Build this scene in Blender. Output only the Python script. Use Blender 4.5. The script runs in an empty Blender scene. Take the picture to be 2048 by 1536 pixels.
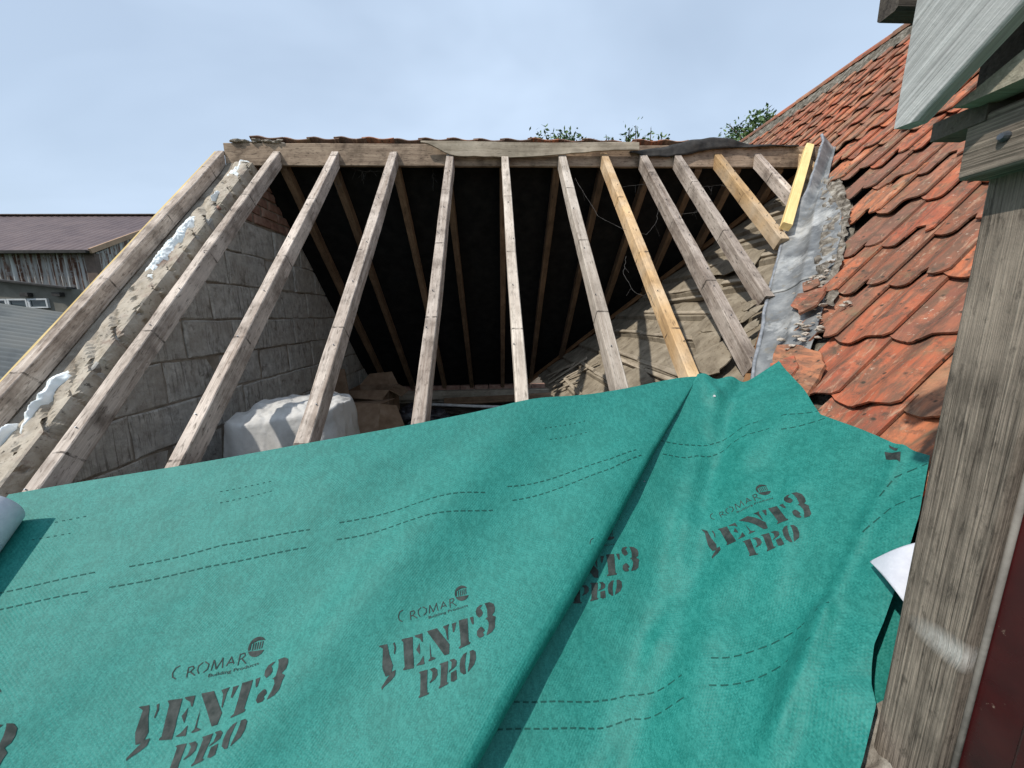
import bpy, bmesh, random
from math import *
from mathutils import Vector, Matrix, noise

random.seed(7)
sc = bpy.context.scene
COL = sc.collection

# ------------------------------------------------------------------ camera
PITCH, YAW, ROLL = radians(10.5), radians(2.5), radians(-0.75)
EYE = Vector((0, 0, 4.0))
fwd = Vector((sin(YAW)*cos(PITCH), cos(YAW)*cos(PITCH), -sin(PITCH)))
rgt0 = Vector((cos(YAW), -sin(YAW), 0)); up0 = rgt0.cross(fwd)
rgt = cos(ROLL)*rgt0 + sin(ROLL)*up0; upv = -sin(ROLL)*rgt0 + cos(ROLL)*up0
cam_d = bpy.data.cameras.new("camera"); cam = bpy.data.objects.new("camera", cam_d); COL.objects.link(cam)
cam.matrix_world = Matrix(((rgt.x, upv.x, -fwd.x, EYE.x), (rgt.y, upv.y, -fwd.y, EYE.y), (rgt.z, upv.z, -fwd.z, EYE.z), (0, 0, 0, 1)))
cam_d.sensor_fit = 'HORIZONTAL'; cam_d.sensor_width = 36; cam_d.lens = 744/2048*36
cam_d.clip_start = .02; cam_d.clip_end = 2000
sc.camera = cam

# ------------------------------------------------------------------ daylight
SUN = Vector((-.564, -.338, .752)).normalized()
EXPOSURE = 0.0
sun_d = bpy.data.lights.new("sun", 'SUN'); sun = bpy.data.objects.new("sun", sun_d); COL.objects.link(sun)
sun_d.energy = 3.9; sun_d.angle = radians(.9); sun_d.color = (1, .955, .88)
sun.rotation_euler = SUN.to_track_quat('Z', 'Y').to_euler(); sun.location = SUN*60
world = bpy.data.worlds.new("World"); sc.world = world; world.use_nodes = True
wn, wl = world.node_tree.nodes, world.node_tree.links; wn.clear()
wo = wn.new('ShaderNodeOutputWorld'); bg = wn.new('ShaderNodeBackground'); bg.inputs[1].default_value = .105
sky = wn.new('ShaderNodeTexSky'); sky.sky_type = 'NISHITA'; sky.sun_disc = False
sky.sun_elevation = asin(SUN.z); sky.sun_rotation = atan2(SUN.x, SUN.y) % (2*pi)
sky.air_density = 1.3; sky.dust_density = 1.6; sky.ozone_density = 1.2
tc = wn.new('ShaderNodeTexCoord'); sp = wn.new('ShaderNodeSeparateXYZ'); wl.new(tc.outputs['Generated'], sp.inputs[0])
ad = wn.new('ShaderNodeMath'); ad.operation = 'ADD'; ad.inputs[1].default_value = .30; wl.new(sp.outputs[2], ad.inputs[0])
mx = wn.new('ShaderNodeMath'); mx.operation = 'MAXIMUM'; mx.inputs[1].default_value = .05; wl.new(ad.outputs[0], mx.inputs[0])
cb = wn.new('ShaderNodeCombineXYZ')
for i in (0, 1):
    dv = wn.new('ShaderNodeMath'); dv.operation = 'DIVIDE'; wl.new(sp.outputs[i], dv.inputs[0]); wl.new(mx.outputs[0], dv.inputs[1]); wl.new(dv.outputs[0], cb.inputs[i])
n1 = wn.new('ShaderNodeTexNoise'); n1.inputs['Scale'].default_value = 1.15; n1.inputs['Detail'].default_value = 4; n1.inputs['Roughness'].default_value = .52; n1.inputs['Distortion'].default_value = .35
mpw = wn.new('ShaderNodeMapping'); mpw.inputs['Location'].default_value = (3.1, 1.7, 0); mpw.inputs['Scale'].default_value = (.9, 1.5, 1)
wl.new(cb.outputs[0], mpw.inputs[0]); wl.new(mpw.outputs[0], n1.inputs['Vector'])
rw = wn.new('ShaderNodeValToRGB'); rw.color_ramp.elements[0].position = .34; rw.color_ramp.elements[1].position = .66
rw.color_ramp.elements[0].color = (.66, .66, .66, 1); rw.color_ramp.elements[1].color = (.97, .97, .97, 1)
wl.new(n1.outputs[0], rw.inputs[0])
mxw = wn.new('ShaderNodeMix'); mxw.data_type = 'RGBA'; mxw.inputs[7].default_value = (6.25, 7.7, 9.7, 1)
wl.new(rw.outputs[0], mxw.inputs[0]); wl.new(sky.outputs[0], mxw.inputs[6]); wl.new(mxw.outputs[2], bg.inputs[0]); wl.new(bg.outputs[0], wo.inputs[0])
vs = sc.view_settings; vs.view_transform = 'Standard'; vs.look = 'None'; vs.exposure = EXPOSURE; vs.gamma = 1; vs.use_curve_mapping = False

# ------------------------------------------------------------------ materials
def mat_new(name, rough=.8, spec=.3):
    m = bpy.data.materials.new(name); m.use_nodes = True
    nt = m.node_tree; b = nt.nodes['Principled BSDF']; b.inputs['Roughness'].default_value = rough
    b.inputs['Specular IOR Level'].default_value = spec
    return m, nt, b
class NT:
    def __init__(s, nt, b, rnd=True):
        s.nt, s.b = nt, b
        s.tc = s.n('ShaderNodeTexCoord'); s.oi = s.n('ShaderNodeObjectInfo')
        if rnd:
            v = s.n('ShaderNodeVectorMath'); v.operation = 'SCALE'; v.inputs[0].default_value = (37, 19, 53); s.l(s.oi.outputs['Random'], v.inputs['Scale'])
            a = s.n('ShaderNodeVectorMath'); a.operation = 'ADD'; s.l(s.tc.outputs['Object'], a.inputs[0]); s.l(v.outputs[0], a.inputs[1]); s.co = a.outputs[0]
        else: s.co = s.tc.outputs['Object']
    def n(s, t): return s.nt.nodes.new(t)
    def l(s, a, b): s.nt.links.new(a, b)
    def map(s, scale, src=None, rot=(0, 0, 0)):
        m = s.n('ShaderNodeMapping'); m.inputs['Scale'].default_value = scale; m.inputs['Rotation'].default_value = rot; s.l(src or s.co, m.inputs[0]); return m.outputs[0]
    def noise(s, scale, detail=5, rough=.55, src=None, dist=0):
        m = s.n('ShaderNodeTexNoise'); m.inputs['Scale'].default_value = scale; m.inputs['Detail'].default_value = detail
        m.inputs['Roughness'].default_value = rough; m.inputs['Distortion'].default_value = dist; s.l(src or s.co, m.inputs['Vector']); return m.outputs[0]
    def voro(s, scale, src=None, feat='F1'):
        m = s.n('ShaderNodeTexVoronoi'); m.feature = feat; m.inputs['Scale'].default_value = scale; s.l(src or s.co, m.inputs['Vector']); return m.outputs['Distance']
    def ramp(s, fac, stops):
        r = s.n('ShaderNodeValToRGB'); cr = r.color_ramp
        while len(cr.elements) < len(stops): cr.elements.new(.5)
        for e, (p, c) in zip(cr.elements, stops):
            e.position = p; e.color = (c, c, c, 1) if isinstance(c, (int, float)) else (*c, 1)
        s.l(fac, r.inputs[0]); return r.outputs[0]
    def mix(s, fac, a, b, mode='MIX'):
        m = s.n('ShaderNodeMix'); m.data_type = 'RGBA'; m.blend_type = mode
        for k, v in ((0, fac), (6, a), (7, b)):
            if isinstance(v, (int, float)): m.inputs[k].default_value = v
            elif isinstance(v, tuple): m.inputs[k].default_value = (*v, 1)
            else: s.l(v, m.inputs[k])
        return m.outputs[2]
    def math(s, op, a, b=0):
        m = s.n('ShaderNodeMath'); m.operation = op
        for k, v in ((0, a), (1, b)):
            if isinstance(v, (int, float)): m.inputs[k].default_value = v
            else: s.l(v, m.inputs[k])
        return m.outputs[0]
    def bump(s, h, strength=.3, dist=.01):
        m = s.n('ShaderNodeBump'); m.inputs['Strength'].default_value = strength; m.inputs['Distance'].default_value = dist
        s.l(h, m.inputs['Height'])
        if s.b.inputs['Normal'].links: s.l(s.b.inputs['Normal'].links[0].from_socket, m.inputs['Normal'])
        s.l(m.outputs[0], s.b.inputs['Normal'])
    def col(s, c): s.l(c, s.b.inputs['Base Color'])

def wood(name, dark, light, tint=None, grime=.5, bands=False, fine=1.0, rough=.85, spots=.5, bump=.5, ring=38, knot=None):
    m, nt, b = mat_new(name, rough, .2); t = NT(nt, b); kn = None
    if knot:                                         # grain swirling round one knot (local metres)
        d = t.n('ShaderNodeVectorMath'); d.operation = 'SUBTRACT'; t.l(t.tc.outputs['Object'], d.inputs[0]); d.inputs[1].default_value = knot
        e = t.n('ShaderNodeVectorMath'); e.operation = 'LENGTH'; t.l(t.map((34, 15, 20), d.outputs[0]), e.inputs[0])
        kn = t.ramp(e.outputs['Value'], [(0, 1), (.35, .75), (1, 0)])
        w_ = t.n('ShaderNodeVectorMath'); w_.operation = 'SCALE'; w_.inputs[0].default_value = (.0, .003, .002); t.l(kn, w_.inputs['Scale'])
        a_ = t.n('ShaderNodeVectorMath'); a_.operation = 'ADD'; t.l(t.co, a_.inputs[0]); t.l(w_.outputs[0], a_.inputs[1]); t.co = a_.outputs[0]
    g1 = t.noise(1, 5, .6, t.map((1.6, ring, ring)), .6)
    g2 = t.noise(1, 4, .6, t.map((5*fine, 210*fine, 210*fine)))
    g = t.math('ADD', t.math('MULTIPLY', g1, .6), t.math('MULTIPLY', g2, .4))
    c = t.ramp(g, [(.33, dark), (.52, tuple((a+b_)/2 for a, b_ in zip(dark, light))), (.68, light)])
    if tint:
        c = t.mix(t.ramp(t.noise(2.2, 3), [(.42, 0), (.6, 1)]), c, t.mix(.75, c, tint))
    # saw burr, dirt, damp
    c = t.mix(t.math('MULTIPLY', t.ramp(t.noise(7, 6, .65), [(.46, 0), (.7, 1)]), grime), c, tuple(v*.42 for v in dark))
    c = t.mix(t.math('MULTIPLY', t.ramp(t.noise(3.1, 3, .6), [(.5, 0), (.68, 1)]), .45), c, tuple(min(1, v*1.18) for v in light))
    c = t.mix(t.math('MULTIPLY', t.ramp(t.noise(1, 6, .7, t.map((22, 95, 95)), .4), [(.54, 0), (.66, 1)]), grime), c, tuple(v*.3 for v in dark))
    # nail holes and knots
    v = t.voro(1, t.map((7, 26, 26)))
    c = t.mix(t.math('MULTIPLY', t.ramp(v, [(.05, 1), (.16, 0)]), spots), c, (.02, .014, .01))
    v2 = t.voro(1, t.map((2.6, 9, 9)))
    c = t.mix(t.math('MULTIPLY', t.ramp(v2, [(.06, 1), (.2, 0)]), spots*.8), c, tuple(x*.35 for x in dark))
    if kn: c = t.mix(t.math('MULTIPLY', kn, .8), c, t.mix(t.noise(1, 3, .6, t.map((60, 260, 200))), (.20, .175, .15), (.80, .77, .73)))
    if bands:
        sx = t.n('ShaderNodeSeparateXYZ'); t.l(t.tc.outputs['Object'], sx.inputs[0])
        f = t.math('FRACT', t.math('ADD', t.math('ADD', t.math('DIVIDE', sx.outputs[0], .68), t.math('MULTIPLY', t.oi.outputs['Random'], .3)), t.math('MULTIPLY', t.noise(16, 4, .7), .022)))
        w = t.math('LESS_THAN', f, .016)
        w = t.math('MULTIPLY', w, t.ramp(t.noise(26, 3), [(.40, 0), (.54, .8)]))
        c = t.mix(w, c, (.035, .028, .022))
    hs = t.n('ShaderNodeHueSaturation'); t.l(c, hs.inputs['Color'])
    t.l(t.math('ADD', t.math('MULTIPLY', t.oi.outputs['Random'], .42), .78), hs.inputs['Value'])
    t.col(hs.outputs[0])
    t.bump(g, bump, .004); t.bump(t.noise(60, 4, .6), bump*.5, .003)
    return m

M = {}
M['rafter'] = wood('weathered rafter softwood', (.24, .18, .14), (.66, .57, .49), grime=.75, bands=True)
M['ridge_wood'] = wood('tan ridge board wood', (.17, .115, .08), (.45, .34, .245), grime=.8, bands=False)
M['rafter_pale'] = wood('pale rafter softwood', (.32, .255, .20), (.70, .62, .53), grime=.5, bands=True)
M['rafter_orange'] = wood('orange stained softwood', (.30, .185, .095), (.64, .42, .21), tint=(.62, .50, .36), grime=.4, bands=True)
M['rafter_yellow'] = wood('fresh yellow softwood', (.62, .43, .17), (.80, .62, .30), grime=.08, spots=.15, bump=.2)
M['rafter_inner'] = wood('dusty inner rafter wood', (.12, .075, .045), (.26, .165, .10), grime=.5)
M['valley_beam'] = wood('brown valley timber', (.13, .065, .03), (.28, .15, .07), grime=.4)
M['batten'] = wood('dusty old batten wood', (.24, .195, .14), (.50, .43, .335), grime=.4)
M['oak'] = wood('silvered oak', (.045, .036, .028), (.34, .285, .23), grime=.45, fine=1.6, spots=.12, bump=1.0, ring=150)
M['oak_post'] = wood('silvered oak post', (.032, .025, .020), (.37, .305, .245), grime=.5, fine=2.2, spots=.10, bump=1.0, ring=230, knot=(.505, -.03, 0))
M['oak_pale'] = wood('pale silvered board', (.27, .27, .26), (.74, .745, .72), grime=.10, spots=.05, bump=1.0, ring=95)
M['oak_shaded'] = wood('dark shaded board', (.05, .042, .036), (.16, .135, .11), grime=.4, bump=.8)  # dormer boards under the overhang: their shade is put into the colour
M['oak_olive'] = wood('olive grey board', (.17, .15, .11), (.38, .345, .27), grime=.3, bump=.8)

def simple(name, stops, scale=8, rough=.85, spec=.25, bump=.3, bscale=60, detail=6, rnd=True, stretch=(1, 1, 1), bdist=.004):
    m, nt, b = mat_new(name, rough, spec); t = NT(nt, b, rnd)
    c = t.ramp(t.noise(1, detail, .6, t.map(tuple(scale*s for s in stretch))), stops)
    t.col(c)
    if bump: t.bump(t.noise(bscale, 5, .6), bump, bdist)
    return m

# pantiles: each tile its own shade, lichen and soot
def tile_mat(name, a, b_, c_, hot=(.48, .165, .085)):
    m, nt, b = mat_new(name, .82, .25); t = NT(nt, b)
    base = t.ramp(t.oi.outputs['Random'], [(0, a), (.2, b_), (.36, c_), (.5, (.20, .10, .07)), (.64, b_), (.78, (.50, .16, .07)), (.9, (.34, .20, .12)), (1, (.22, .09, .06))])
    n = t.noise(9, 6, .62)
    c = t.mix(t.ramp(n, [(.42, 0), (.66, .7)]), base, hot)
    st = t.noise(1, 5, .65, t.map((26, 5, 26)), .5)
    c = t.mix(t.ramp(st, [(.44, 0), (.60, .85)]), c, (.15, .088, .06))
    c = t.mix(t.ramp(t.noise(13, 7, .75), [(.52, 0), (.66, .85)]), c, (.085, .064, .047))
    c = t.mix(t.ramp(t.noise(1, 6, .7, t.map((34, 9, 34)), .8), [(.56, 0), (.68, .6)]), c, (.50, .33, .22))
    c = t.mix(t.ramp(t.noise(5, 6, .72), [(.55, 0), (.70, .75)]), c, (.19, .155, .09))
    sp2 = t.noise(58, 4, .7)
    c = t.mix(t.math('MULTIPLY', t.ramp(sp2, [(.62, 0), (.69, 1)]), t.ramp(t.noise(4, 3), [(.44, 0), (.6, .85)])), c, (.52, .43, .33))
    v = t.voro(19); c = t.mix(t.ramp(v, [(.08, .9), (.17, 0)]), c, (.045, .04, .03))
    t.col(c); t.bump(n, .35, .006); t.bump(t.noise(120, 4, .7), .4, .002)
    return m
M['tile'] = tile_mat('weathered clay pantile', (.44, .125, .06), (.33, .088, .05), (.48, .17, .08))
M['tile_red'] = tile_mat('red broken clay', (.46, .12, .065), (.42, .11, .06), (.45, .13, .07))
M['tile_old'] = tile_mat('sooty clay pantile', (.22, .10, .06), (.25, .09, .05), (.19, .09, .06), (.32, .13, .08))

# breather membrane
m, nt, b = mat_new('green breather membrane', .62, .35); t = NT(nt, b, False)
fib = t.noise(1, 4, .6, t.map((330, 120, 240), rot=(0, 0, .5))); fib2 = t.noise(1, 4, .6, t.map((120, 320, 240), rot=(0, 0, .9)))
f = t.math('ADD', t.math('MULTIPLY', fib, .5), t.math('MULTIPLY', fib2, .5))
c = t.ramp(f, [(.34, (.004, .116, .096)), (.5, (.010, .172, .145)), (.66, (.030, .252, .215))])
c = t.mix(t.ramp(t.noise(11, 5, .65), [(.42, 0), (.62, .4)]), c, (.004, .115, .093))
c = t.mix(t.ramp(t.noise(1, 4, .65, t.map((75, 42, 60), rot=(0, 0, .45))), [(.46, 0), (.64, .55)]), c, (.028, .235, .198))
t.col(c)
sxy = t.n('ShaderNodeSeparateXYZ'); t.l(t.map((1, 1, 1), rot=(0, 0, radians(-9))), sxy.inputs[0])
ha = t.math('SINE', t.math('MULTIPLY', sxy.outputs[0], 2*pi/.011)); hb = t.math('SINE', t.math('MULTIPLY', sxy.outputs[1], 2*pi/.008))
t.bump(t.math('MULTIPLY', t.math('MULTIPLY', ha, hb), t.ramp(t.noise(14, 3), [(.35, 0), (.65, 1)])), .17, .0022); t.bump(f, .35, .0015); t.bump(t.noise(16, 4, .5), .25, .008)
M['membrane'] = m
M['membrane_white'] = simple('white membrane underside', [(.35, (.53, .54, .60)), (.65, (.62, .63, .68))], 40, .7, .2, .2, 220)
M['ink'] = simple('brown black ink', [(.36, (.018, .026, .024)), (.66, (.052, .060, .056))], 45, .7, .2, .15, 200, rnd=False)
M['ink_line'] = simple('dark green ink', [(.36, (.006, .06, .05)), (.66, (.012, .085, .07))], 60, .7, .2, 0, rnd=False)

# lead
m, nt, b = mat_new('old lead', .55, .4); t = NT(nt, b, False)
b.inputs['Metallic'].default_value = .25
n = t.noise(7, 6, .65)
c = t.ramp(n, [(.32, (.105, .108, .11)), (.5, (.19, .195, .195)), (.66, (.31, .31, .30))])
c = t.mix(t.ramp(t.noise(4, 5, .7), [(.54, 0), (.68, .75)]), c, (.56, .555, .53))
c = t.mix(t.ramp(t.noise(13, 6, .7), [(.58, 0), (.72, .8)]), c, (.20, .17, .12))
t.col(c); t.bump(n, .4, .01); t.bump(t.noise(50, 4), .2, .004); M['lead'] = m
M['lead_edge'] = simple('dark lead roll', [(.35, (.13, .14, .15)), (.65, (.30, .31, .33))], 22, .5, .45, .4, 60)

# masonry
def block_mat():
    m, nt, b = mat_new('scratched concrete block', .92, .15); t = NT(nt, b)
    sc_ = t.noise(1, 4, .6, t.map((45, 62, 5)), 1.2)
    base = t.noise(16, 7, .72)
    c = t.ramp(base, [(.32, (.28, .265, .24)), (.5, (.44, .42, .385)), (.68, (.60, .58, .54))])
    sm_ = t.ramp(t.noise(3.2, 3, .6), [(.42, 0), (.58, 1)])
    c = t.mix(t.math('MULTIPLY', t.ramp(sc_, [(.52, 0), (.62, .75)]), sm_), c, (.13, .115, .095))
    c = t.mix(t.math('MULTIPLY', t.ramp(sc_, [(.34, .6), (.43, 0)]), sm_), c, (.52, .49, .44))
    c = t.mix(t.ramp(t.noise(3.5, 5, .65), [(.45, 0), (.68, .65)]), c, (.32, .285, .245))
    c = t.mix(t.ramp(t.noise(11, 5, .7), [(.58, 0), (.7, .65)]), c, (.09, .07, .052))
    t.col(c); t.bump(base, .9, .012); t.bump(t.math('MULTIPLY', sc_, sm_), .7, .008); t.bump(t.noise(90, 4, .7), .5, .003); return m
M['block'] = block_mat()
M['mortar'] = simple('rough mortar', [(.3, (.13, .105, .08)), (.5, (.25, .215, .175)), (.7, (.36, .32, .265))], 9, .95, .1, .8, 45, bdist=.01)
m, nt, b = mat_new('pale lime mortar cap', .95, .1); t = NT(nt, b, False)
n = t.noise(10, 7, .68)
c = t.ramp(n, [(.3, (.25, .205, .155)), (.48, (.41, .355, .285)), (.7, (.53, .475, .395))])
c = t.mix(t.ramp(t.noise(5, 6, .7), [(.53, 0), (.64, .85)]), c, (.20, .13, .10))
c = t.mix(t.ramp(t.noise(31, 5, .7), [(.60, 0), (.68, .85)]), c, (.06, .05, .04))
t.col(c); t.bump(n, .8, .012); t.bump(t.noise(70, 5, .7), .6, .004); M['cap'] = m
M['brick'] = simple('soft red brick', [(.3, (.19, .105, .08)), (.5, (.28, .165, .125)), (.7, (.35, .245, .195))], 14, .92, .15, .6, 70)
M['foam'] = simple('white expanding foam', [(.35, (.72, .77, .76)), (.6, (.86, .88, .87))], 14, .8, .2, .5, 60, rnd=False)
M['felt_black'] = simple('black bitumen felt', [(.35, (.006, .006, .006)), (.65, (.016, .015, .014))], 9, .9, .2, .4, 40)
M['felt_ridge'] = simple('weathered bitumen felt', [(.35, (.018, .017, .016)), (.65, (.055, .05, .045))], 12, .7, .3, .6, 40)
m, nt, b = mat_new('dusty brown felt', .95, .1); t = NT(nt, b)
n = t.noise(6, 6, .65)
c = t.ramp(n, [(.3, (.15, .122, .09)), (.5, (.255, .215, .16)), (.7, (.35, .30, .23))])
c = t.mix(t.ramp(t.noise(17, 6, .7), [(.56, 0), (.68, .75)]), c, (.10, .075, .05))
c = t.mix(t.ramp(t.voro(38), [(.06, .7), (.13, 0)]), c, (.06, .045, .03))
t.col(c); t.bump(n, .5, .01); t.bump(t.noise(80, 5, .7), .5, .003); M['felt_dusty'] = m
M['dirt'] = simple('grit and moss', [(.3, (.05, .042, .033)), (.5, (.14, .125, .10)), (.7, (.34, .31, .265))], 22, .95, .1, .9, 60, bdist=.01)
M['fillet'] = simple('pale crumbling mortar', [(.32, (.06, .05, .04)), (.5, (.20, .175, .145)), (.70, (.40, .37, .32))], 20, .95, .1, .9, 55, bdist=.01)
M['tile_ridge'] = tile_mat('brown sooty pantile', (.16, .10, .075), (.19, .11, .08), (.14, .095, .075), (.22, .13, .095))
M['deck'] = simple('dark roof boarding', [(.3, (.025, .02, .015)), (.7, (.07, .055, .042))], 12, .95, .1, .5)
M['chip'] = simple('chalky rubble', [(.35, (.30, .25, .20)), (.65, (.55, .49, .42))], 30, .95, .1, .6, 90)
M['sheet'] = simple('white dust sheet', [(.3, (.36, .345, .32)), (.55, (.54, .525, .50)), (.75, (.62, .605, .575))], 5, .75, .2, .5, 14, bdist=.012, rnd=False)
M['cardboard'] = simple('dusty cardboard', [(.3, (.15, .095, .06)), (.55, (.24, .16, .105)), (.75, (.30, .22, .155))], 7, .92, .1, .3)
M['floor'] = simple('dirty loft boards', [(.3, (.03, .024, .018)), (.7, (.09, .07, .055))], 9, .95, .1, .6)
M['black_plastic'] = simple('black polythene', [(.35, (.012, .011, .013)), (.65, (.04, .036, .04))], 9, .45, .5, .8, 25, bdist=.01)
M['white_plastic'] = simple('dusty white plastic', [(.35, (.42, .41, .39)), (.65, (.62, .61, .58))], 12, .6, .3, .1)
M['web'] = simple('grey cobweb', [(.35, (.05, .046, .042)), (.65, (.15, .14, .13))], 30, .95, .1, 0)
M['steel'] = simple('dull steel', [(.35, (.10, .115, .135)), (.65, (.22, .24, .27))], 40, .4, .5, .3, 90); M['steel'].node_tree.nodes['Principled BSDF'].inputs['Metallic'].default_value = .7
m, nt, b = mat_new('oxblood gloss paint', .22, .5); t = NT(nt, b, False)
c = t.ramp(t.noise(5, 5, .6), [(.35, (.030, .005, .006)), (.65, (.060, .009, .009))])
c = t.mix(t.ramp(t.noise(46, 5, .75), [(.66, 0), (.72, .7)]), c, (.30, .22, .17))
t.col(c); t.l(t.ramp(t.noise(8, 5), [(.3, .16), (.7, .38)]), b.inputs['Roughness']); t.bump(t.noise(14, 3), .12, .006); M['oxblood'] = m
M['caulk'] = simple('grey caulk', [(.35, (.17, .155, .14)), (.65, (.26, .24, .215))], 20, .8, .2, .3)
# barn
m, nt, b = mat_new('brown barn roof sheet', .6, .3); t = NT(nt, b, False)
c = t.ramp(t.noise(1.3, 5, .6), [(.35, (.085, .058, .060)), (.65, (.125, .088, .085))]); t.col(c); M['barn_roof'] = m
m, nt, b = mat_new('rusty corrugated iron', .75, .3); t = NT(nt, b, False)
c = t.ramp(t.noise(1, 5, .65, t.map((8, 8, .5))), [(.40, (.52, .51, .49)), (.5, (.33, .30, .27)), (.56, (.14, .065, .04)), (.7, (.06, .028, .02))])
c = t.mix(t.ramp(t.noise(5, 6, .7), [(.52, 0), (.64, .75)]), c, (.40, .385, .365)); t.col(c); M['rusty_iron'] = m
m, nt, b = mat_new('grey fibre cement roof', .8, .25); t = NT(nt, b, False)
c = t.ramp(t.noise(.8, 5, .6), [(.36, (.085, .095, .10)), (.52, (.13, .14, .14)), (.66, (.145, .15, .145))]); t.col(c); M['fibre_cement'] = m
M['render_grey'] = simple('grey green block render', [(.35, (.115, .11, .092)), (.65, (.18, .17, .145))], 2, .9, .15, .3, 30)
M['dark_trim'] = simple('dark trim', [(.35, (.02, .018, .017)), (.65, (.045, .04, .036))], 8, .7, .3, 0)
M['orange_trim'] = simple('tan barge trim', [(.35, (.34, .22, .145)), (.65, (.42, .28, .185))], 6, .8, .2, 0)
M['post_brown'] = simple('brown corner trim', [(.35, (.11, .08, .066)), (.65, (.15, .11, .09))], 6, .8, .2, 0)
M['white_paint'] = simple('white paint', [(.35, (.44, .45, .45)), (.65, (.58, .58, .57))], 9, .6, .3, 0)
m, nt, b = mat_new('window glass', .08, .5); b.inputs['Base Color'].default_value = (.03, .045, .05, 1); M['glass'] = m
M['grass'] = simple('rough grass', [(.35, (.035, .055, .02)), (.65, (.075, .10, .04))], .6, .95, .1, 0)
M['bark'] = simple('bark', [(.35, (.06, .045, .035)), (.65, (.12, .095, .075))], 9, .95, .1, .6)
m, nt, b = mat_new('leaves', .7, .3); t = NT(nt, b, False)
c = t.ramp(t.noise(1.7, 4, .7), [(.35, (.045, .095, .03)), (.65, (.14, .205, .07))]); t.col(c)
b.inputs['Subsurface Weight'].default_value = 0; M['leaf'] = m

# ------------------------------------------------------------------ helpers
WM = {}
def tag(o, label=None, cat=None, group=None, kind=None):
    for k, v in (('label', label), ('category', cat), ('group', group), ('kind', kind)):
        if v: o[k] = v
    return o
def link(o, parent=None, mw=None):
    COL.objects.link(o)
    mw = mw or Matrix.Identity(4)
    o.matrix_basis = mw
    if parent is not None:
        o.parent = parent; o.matrix_parent_inverse = WM[parent.name].inverted()
    WM[o.name] = mw.copy()
    return o
def thing(name, loc, label, cat, group=None):
    o = bpy.data.objects.new(name, None); o.empty_display_size = .1
    link(o, None, Matrix.Translation(loc)); return tag(o, label, cat, group)
def me_new(name, verts, faces, mat, smooth=False):
    me = bpy.data.meshes.new(name); me.from_pydata([tuple(v) for v in verts], [], faces); me.validate(); me.update()
    if mat: me.materials.append(M[mat])
    if smooth: me.polygons.foreach_set('use_smooth', [True]*len(me.polygons))
    return me
def put(name, me, parent=None, mw=None): return link(bpy.data.objects.new(name, me), parent, mw)
def obj(name, verts, faces, mat, parent=None, mw=None, smooth=False): return put(name, me_new(name, verts, faces, mat, smooth), parent, mw)
class MB:
    def __init__(s): s.v, s.f = [], []
    def add(s, vs, fs):
        o = len(s.v); s.v += [tuple(v) for v in vs]; s.f += [tuple(i+o for i in f) for f in fs]
    def box(s, a, b):
        (x0, y0, z0), (x1, y1, z1) = a, b
        s.add([(x0,y0,z0),(x1,y0,z0),(x1,y1,z0),(x0,y1,z0),(x0,y0,z1),(x1,y0,z1),(x1,y1,z1),(x0,y1,z1)], [(0,3,2,1),(4,5,6,7),(0,1,5,4),(1,2,6,5),(2,3,7,6),(3,0,4,7)])
    def prism(s, poly, a, b, inset=0):   # poly: points; a,b: functions point->3D for the back and the front rim
        n = len(poly); s.add([a(p) for p in poly]+[b(p) for p in poly], [tuple(range(n-1, -1, -1)), tuple(range(n, 2*n))]+[(i, (i+1) % n, n+(i+1) % n, n+i) for i in range(n)])
    def tube(s, pts, r, n=6, cap=True):
        pts = [Vector(p) for p in pts]; rs = r if isinstance(r, (list, tuple)) else [r]*len(pts); rings = []
        for i, p in enumerate(pts):
            d = (pts[min(i+1, len(pts)-1)]-pts[max(i-1, 0)]).normalized(); u = d.orthogonal().normalized() if i == 0 else (u-d*u.dot(d)).normalized(); w = d.cross(u)
            rings.append([p+rs[i]*(cos(2*pi*k/n)*u+sin(2*pi*k/n)*w) for k in range(n)])
        fs = [(i*n+k, i*n+(k+1) % n, (i+1)*n+(k+1) % n, (i+1)*n+k) for i in range(len(pts)-1) for k in range(n)]
        if cap: fs += [tuple(range(n-1, -1, -1)), tuple((len(pts)-1)*n+k for k in range(n))]
        s.add([v for r_ in rings for v in r_], fs)
    def obj(s, name, mat, parent=None, mw=None, smooth=False): return obj(name, s.v, s.f, mat, parent, mw, smooth)
def frame(o, ex, ey, ez):
    return Matrix(((ex[0], ey[0], ez[0], o[0]), (ex[1], ey[1], ez[1], o[1]), (ex[2], ey[2], ez[2], o[2]), (0, 0, 0, 1)))
def nz(p, s, a=1.0):
    return a*noise.noise(Vector(p)*s)
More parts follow.
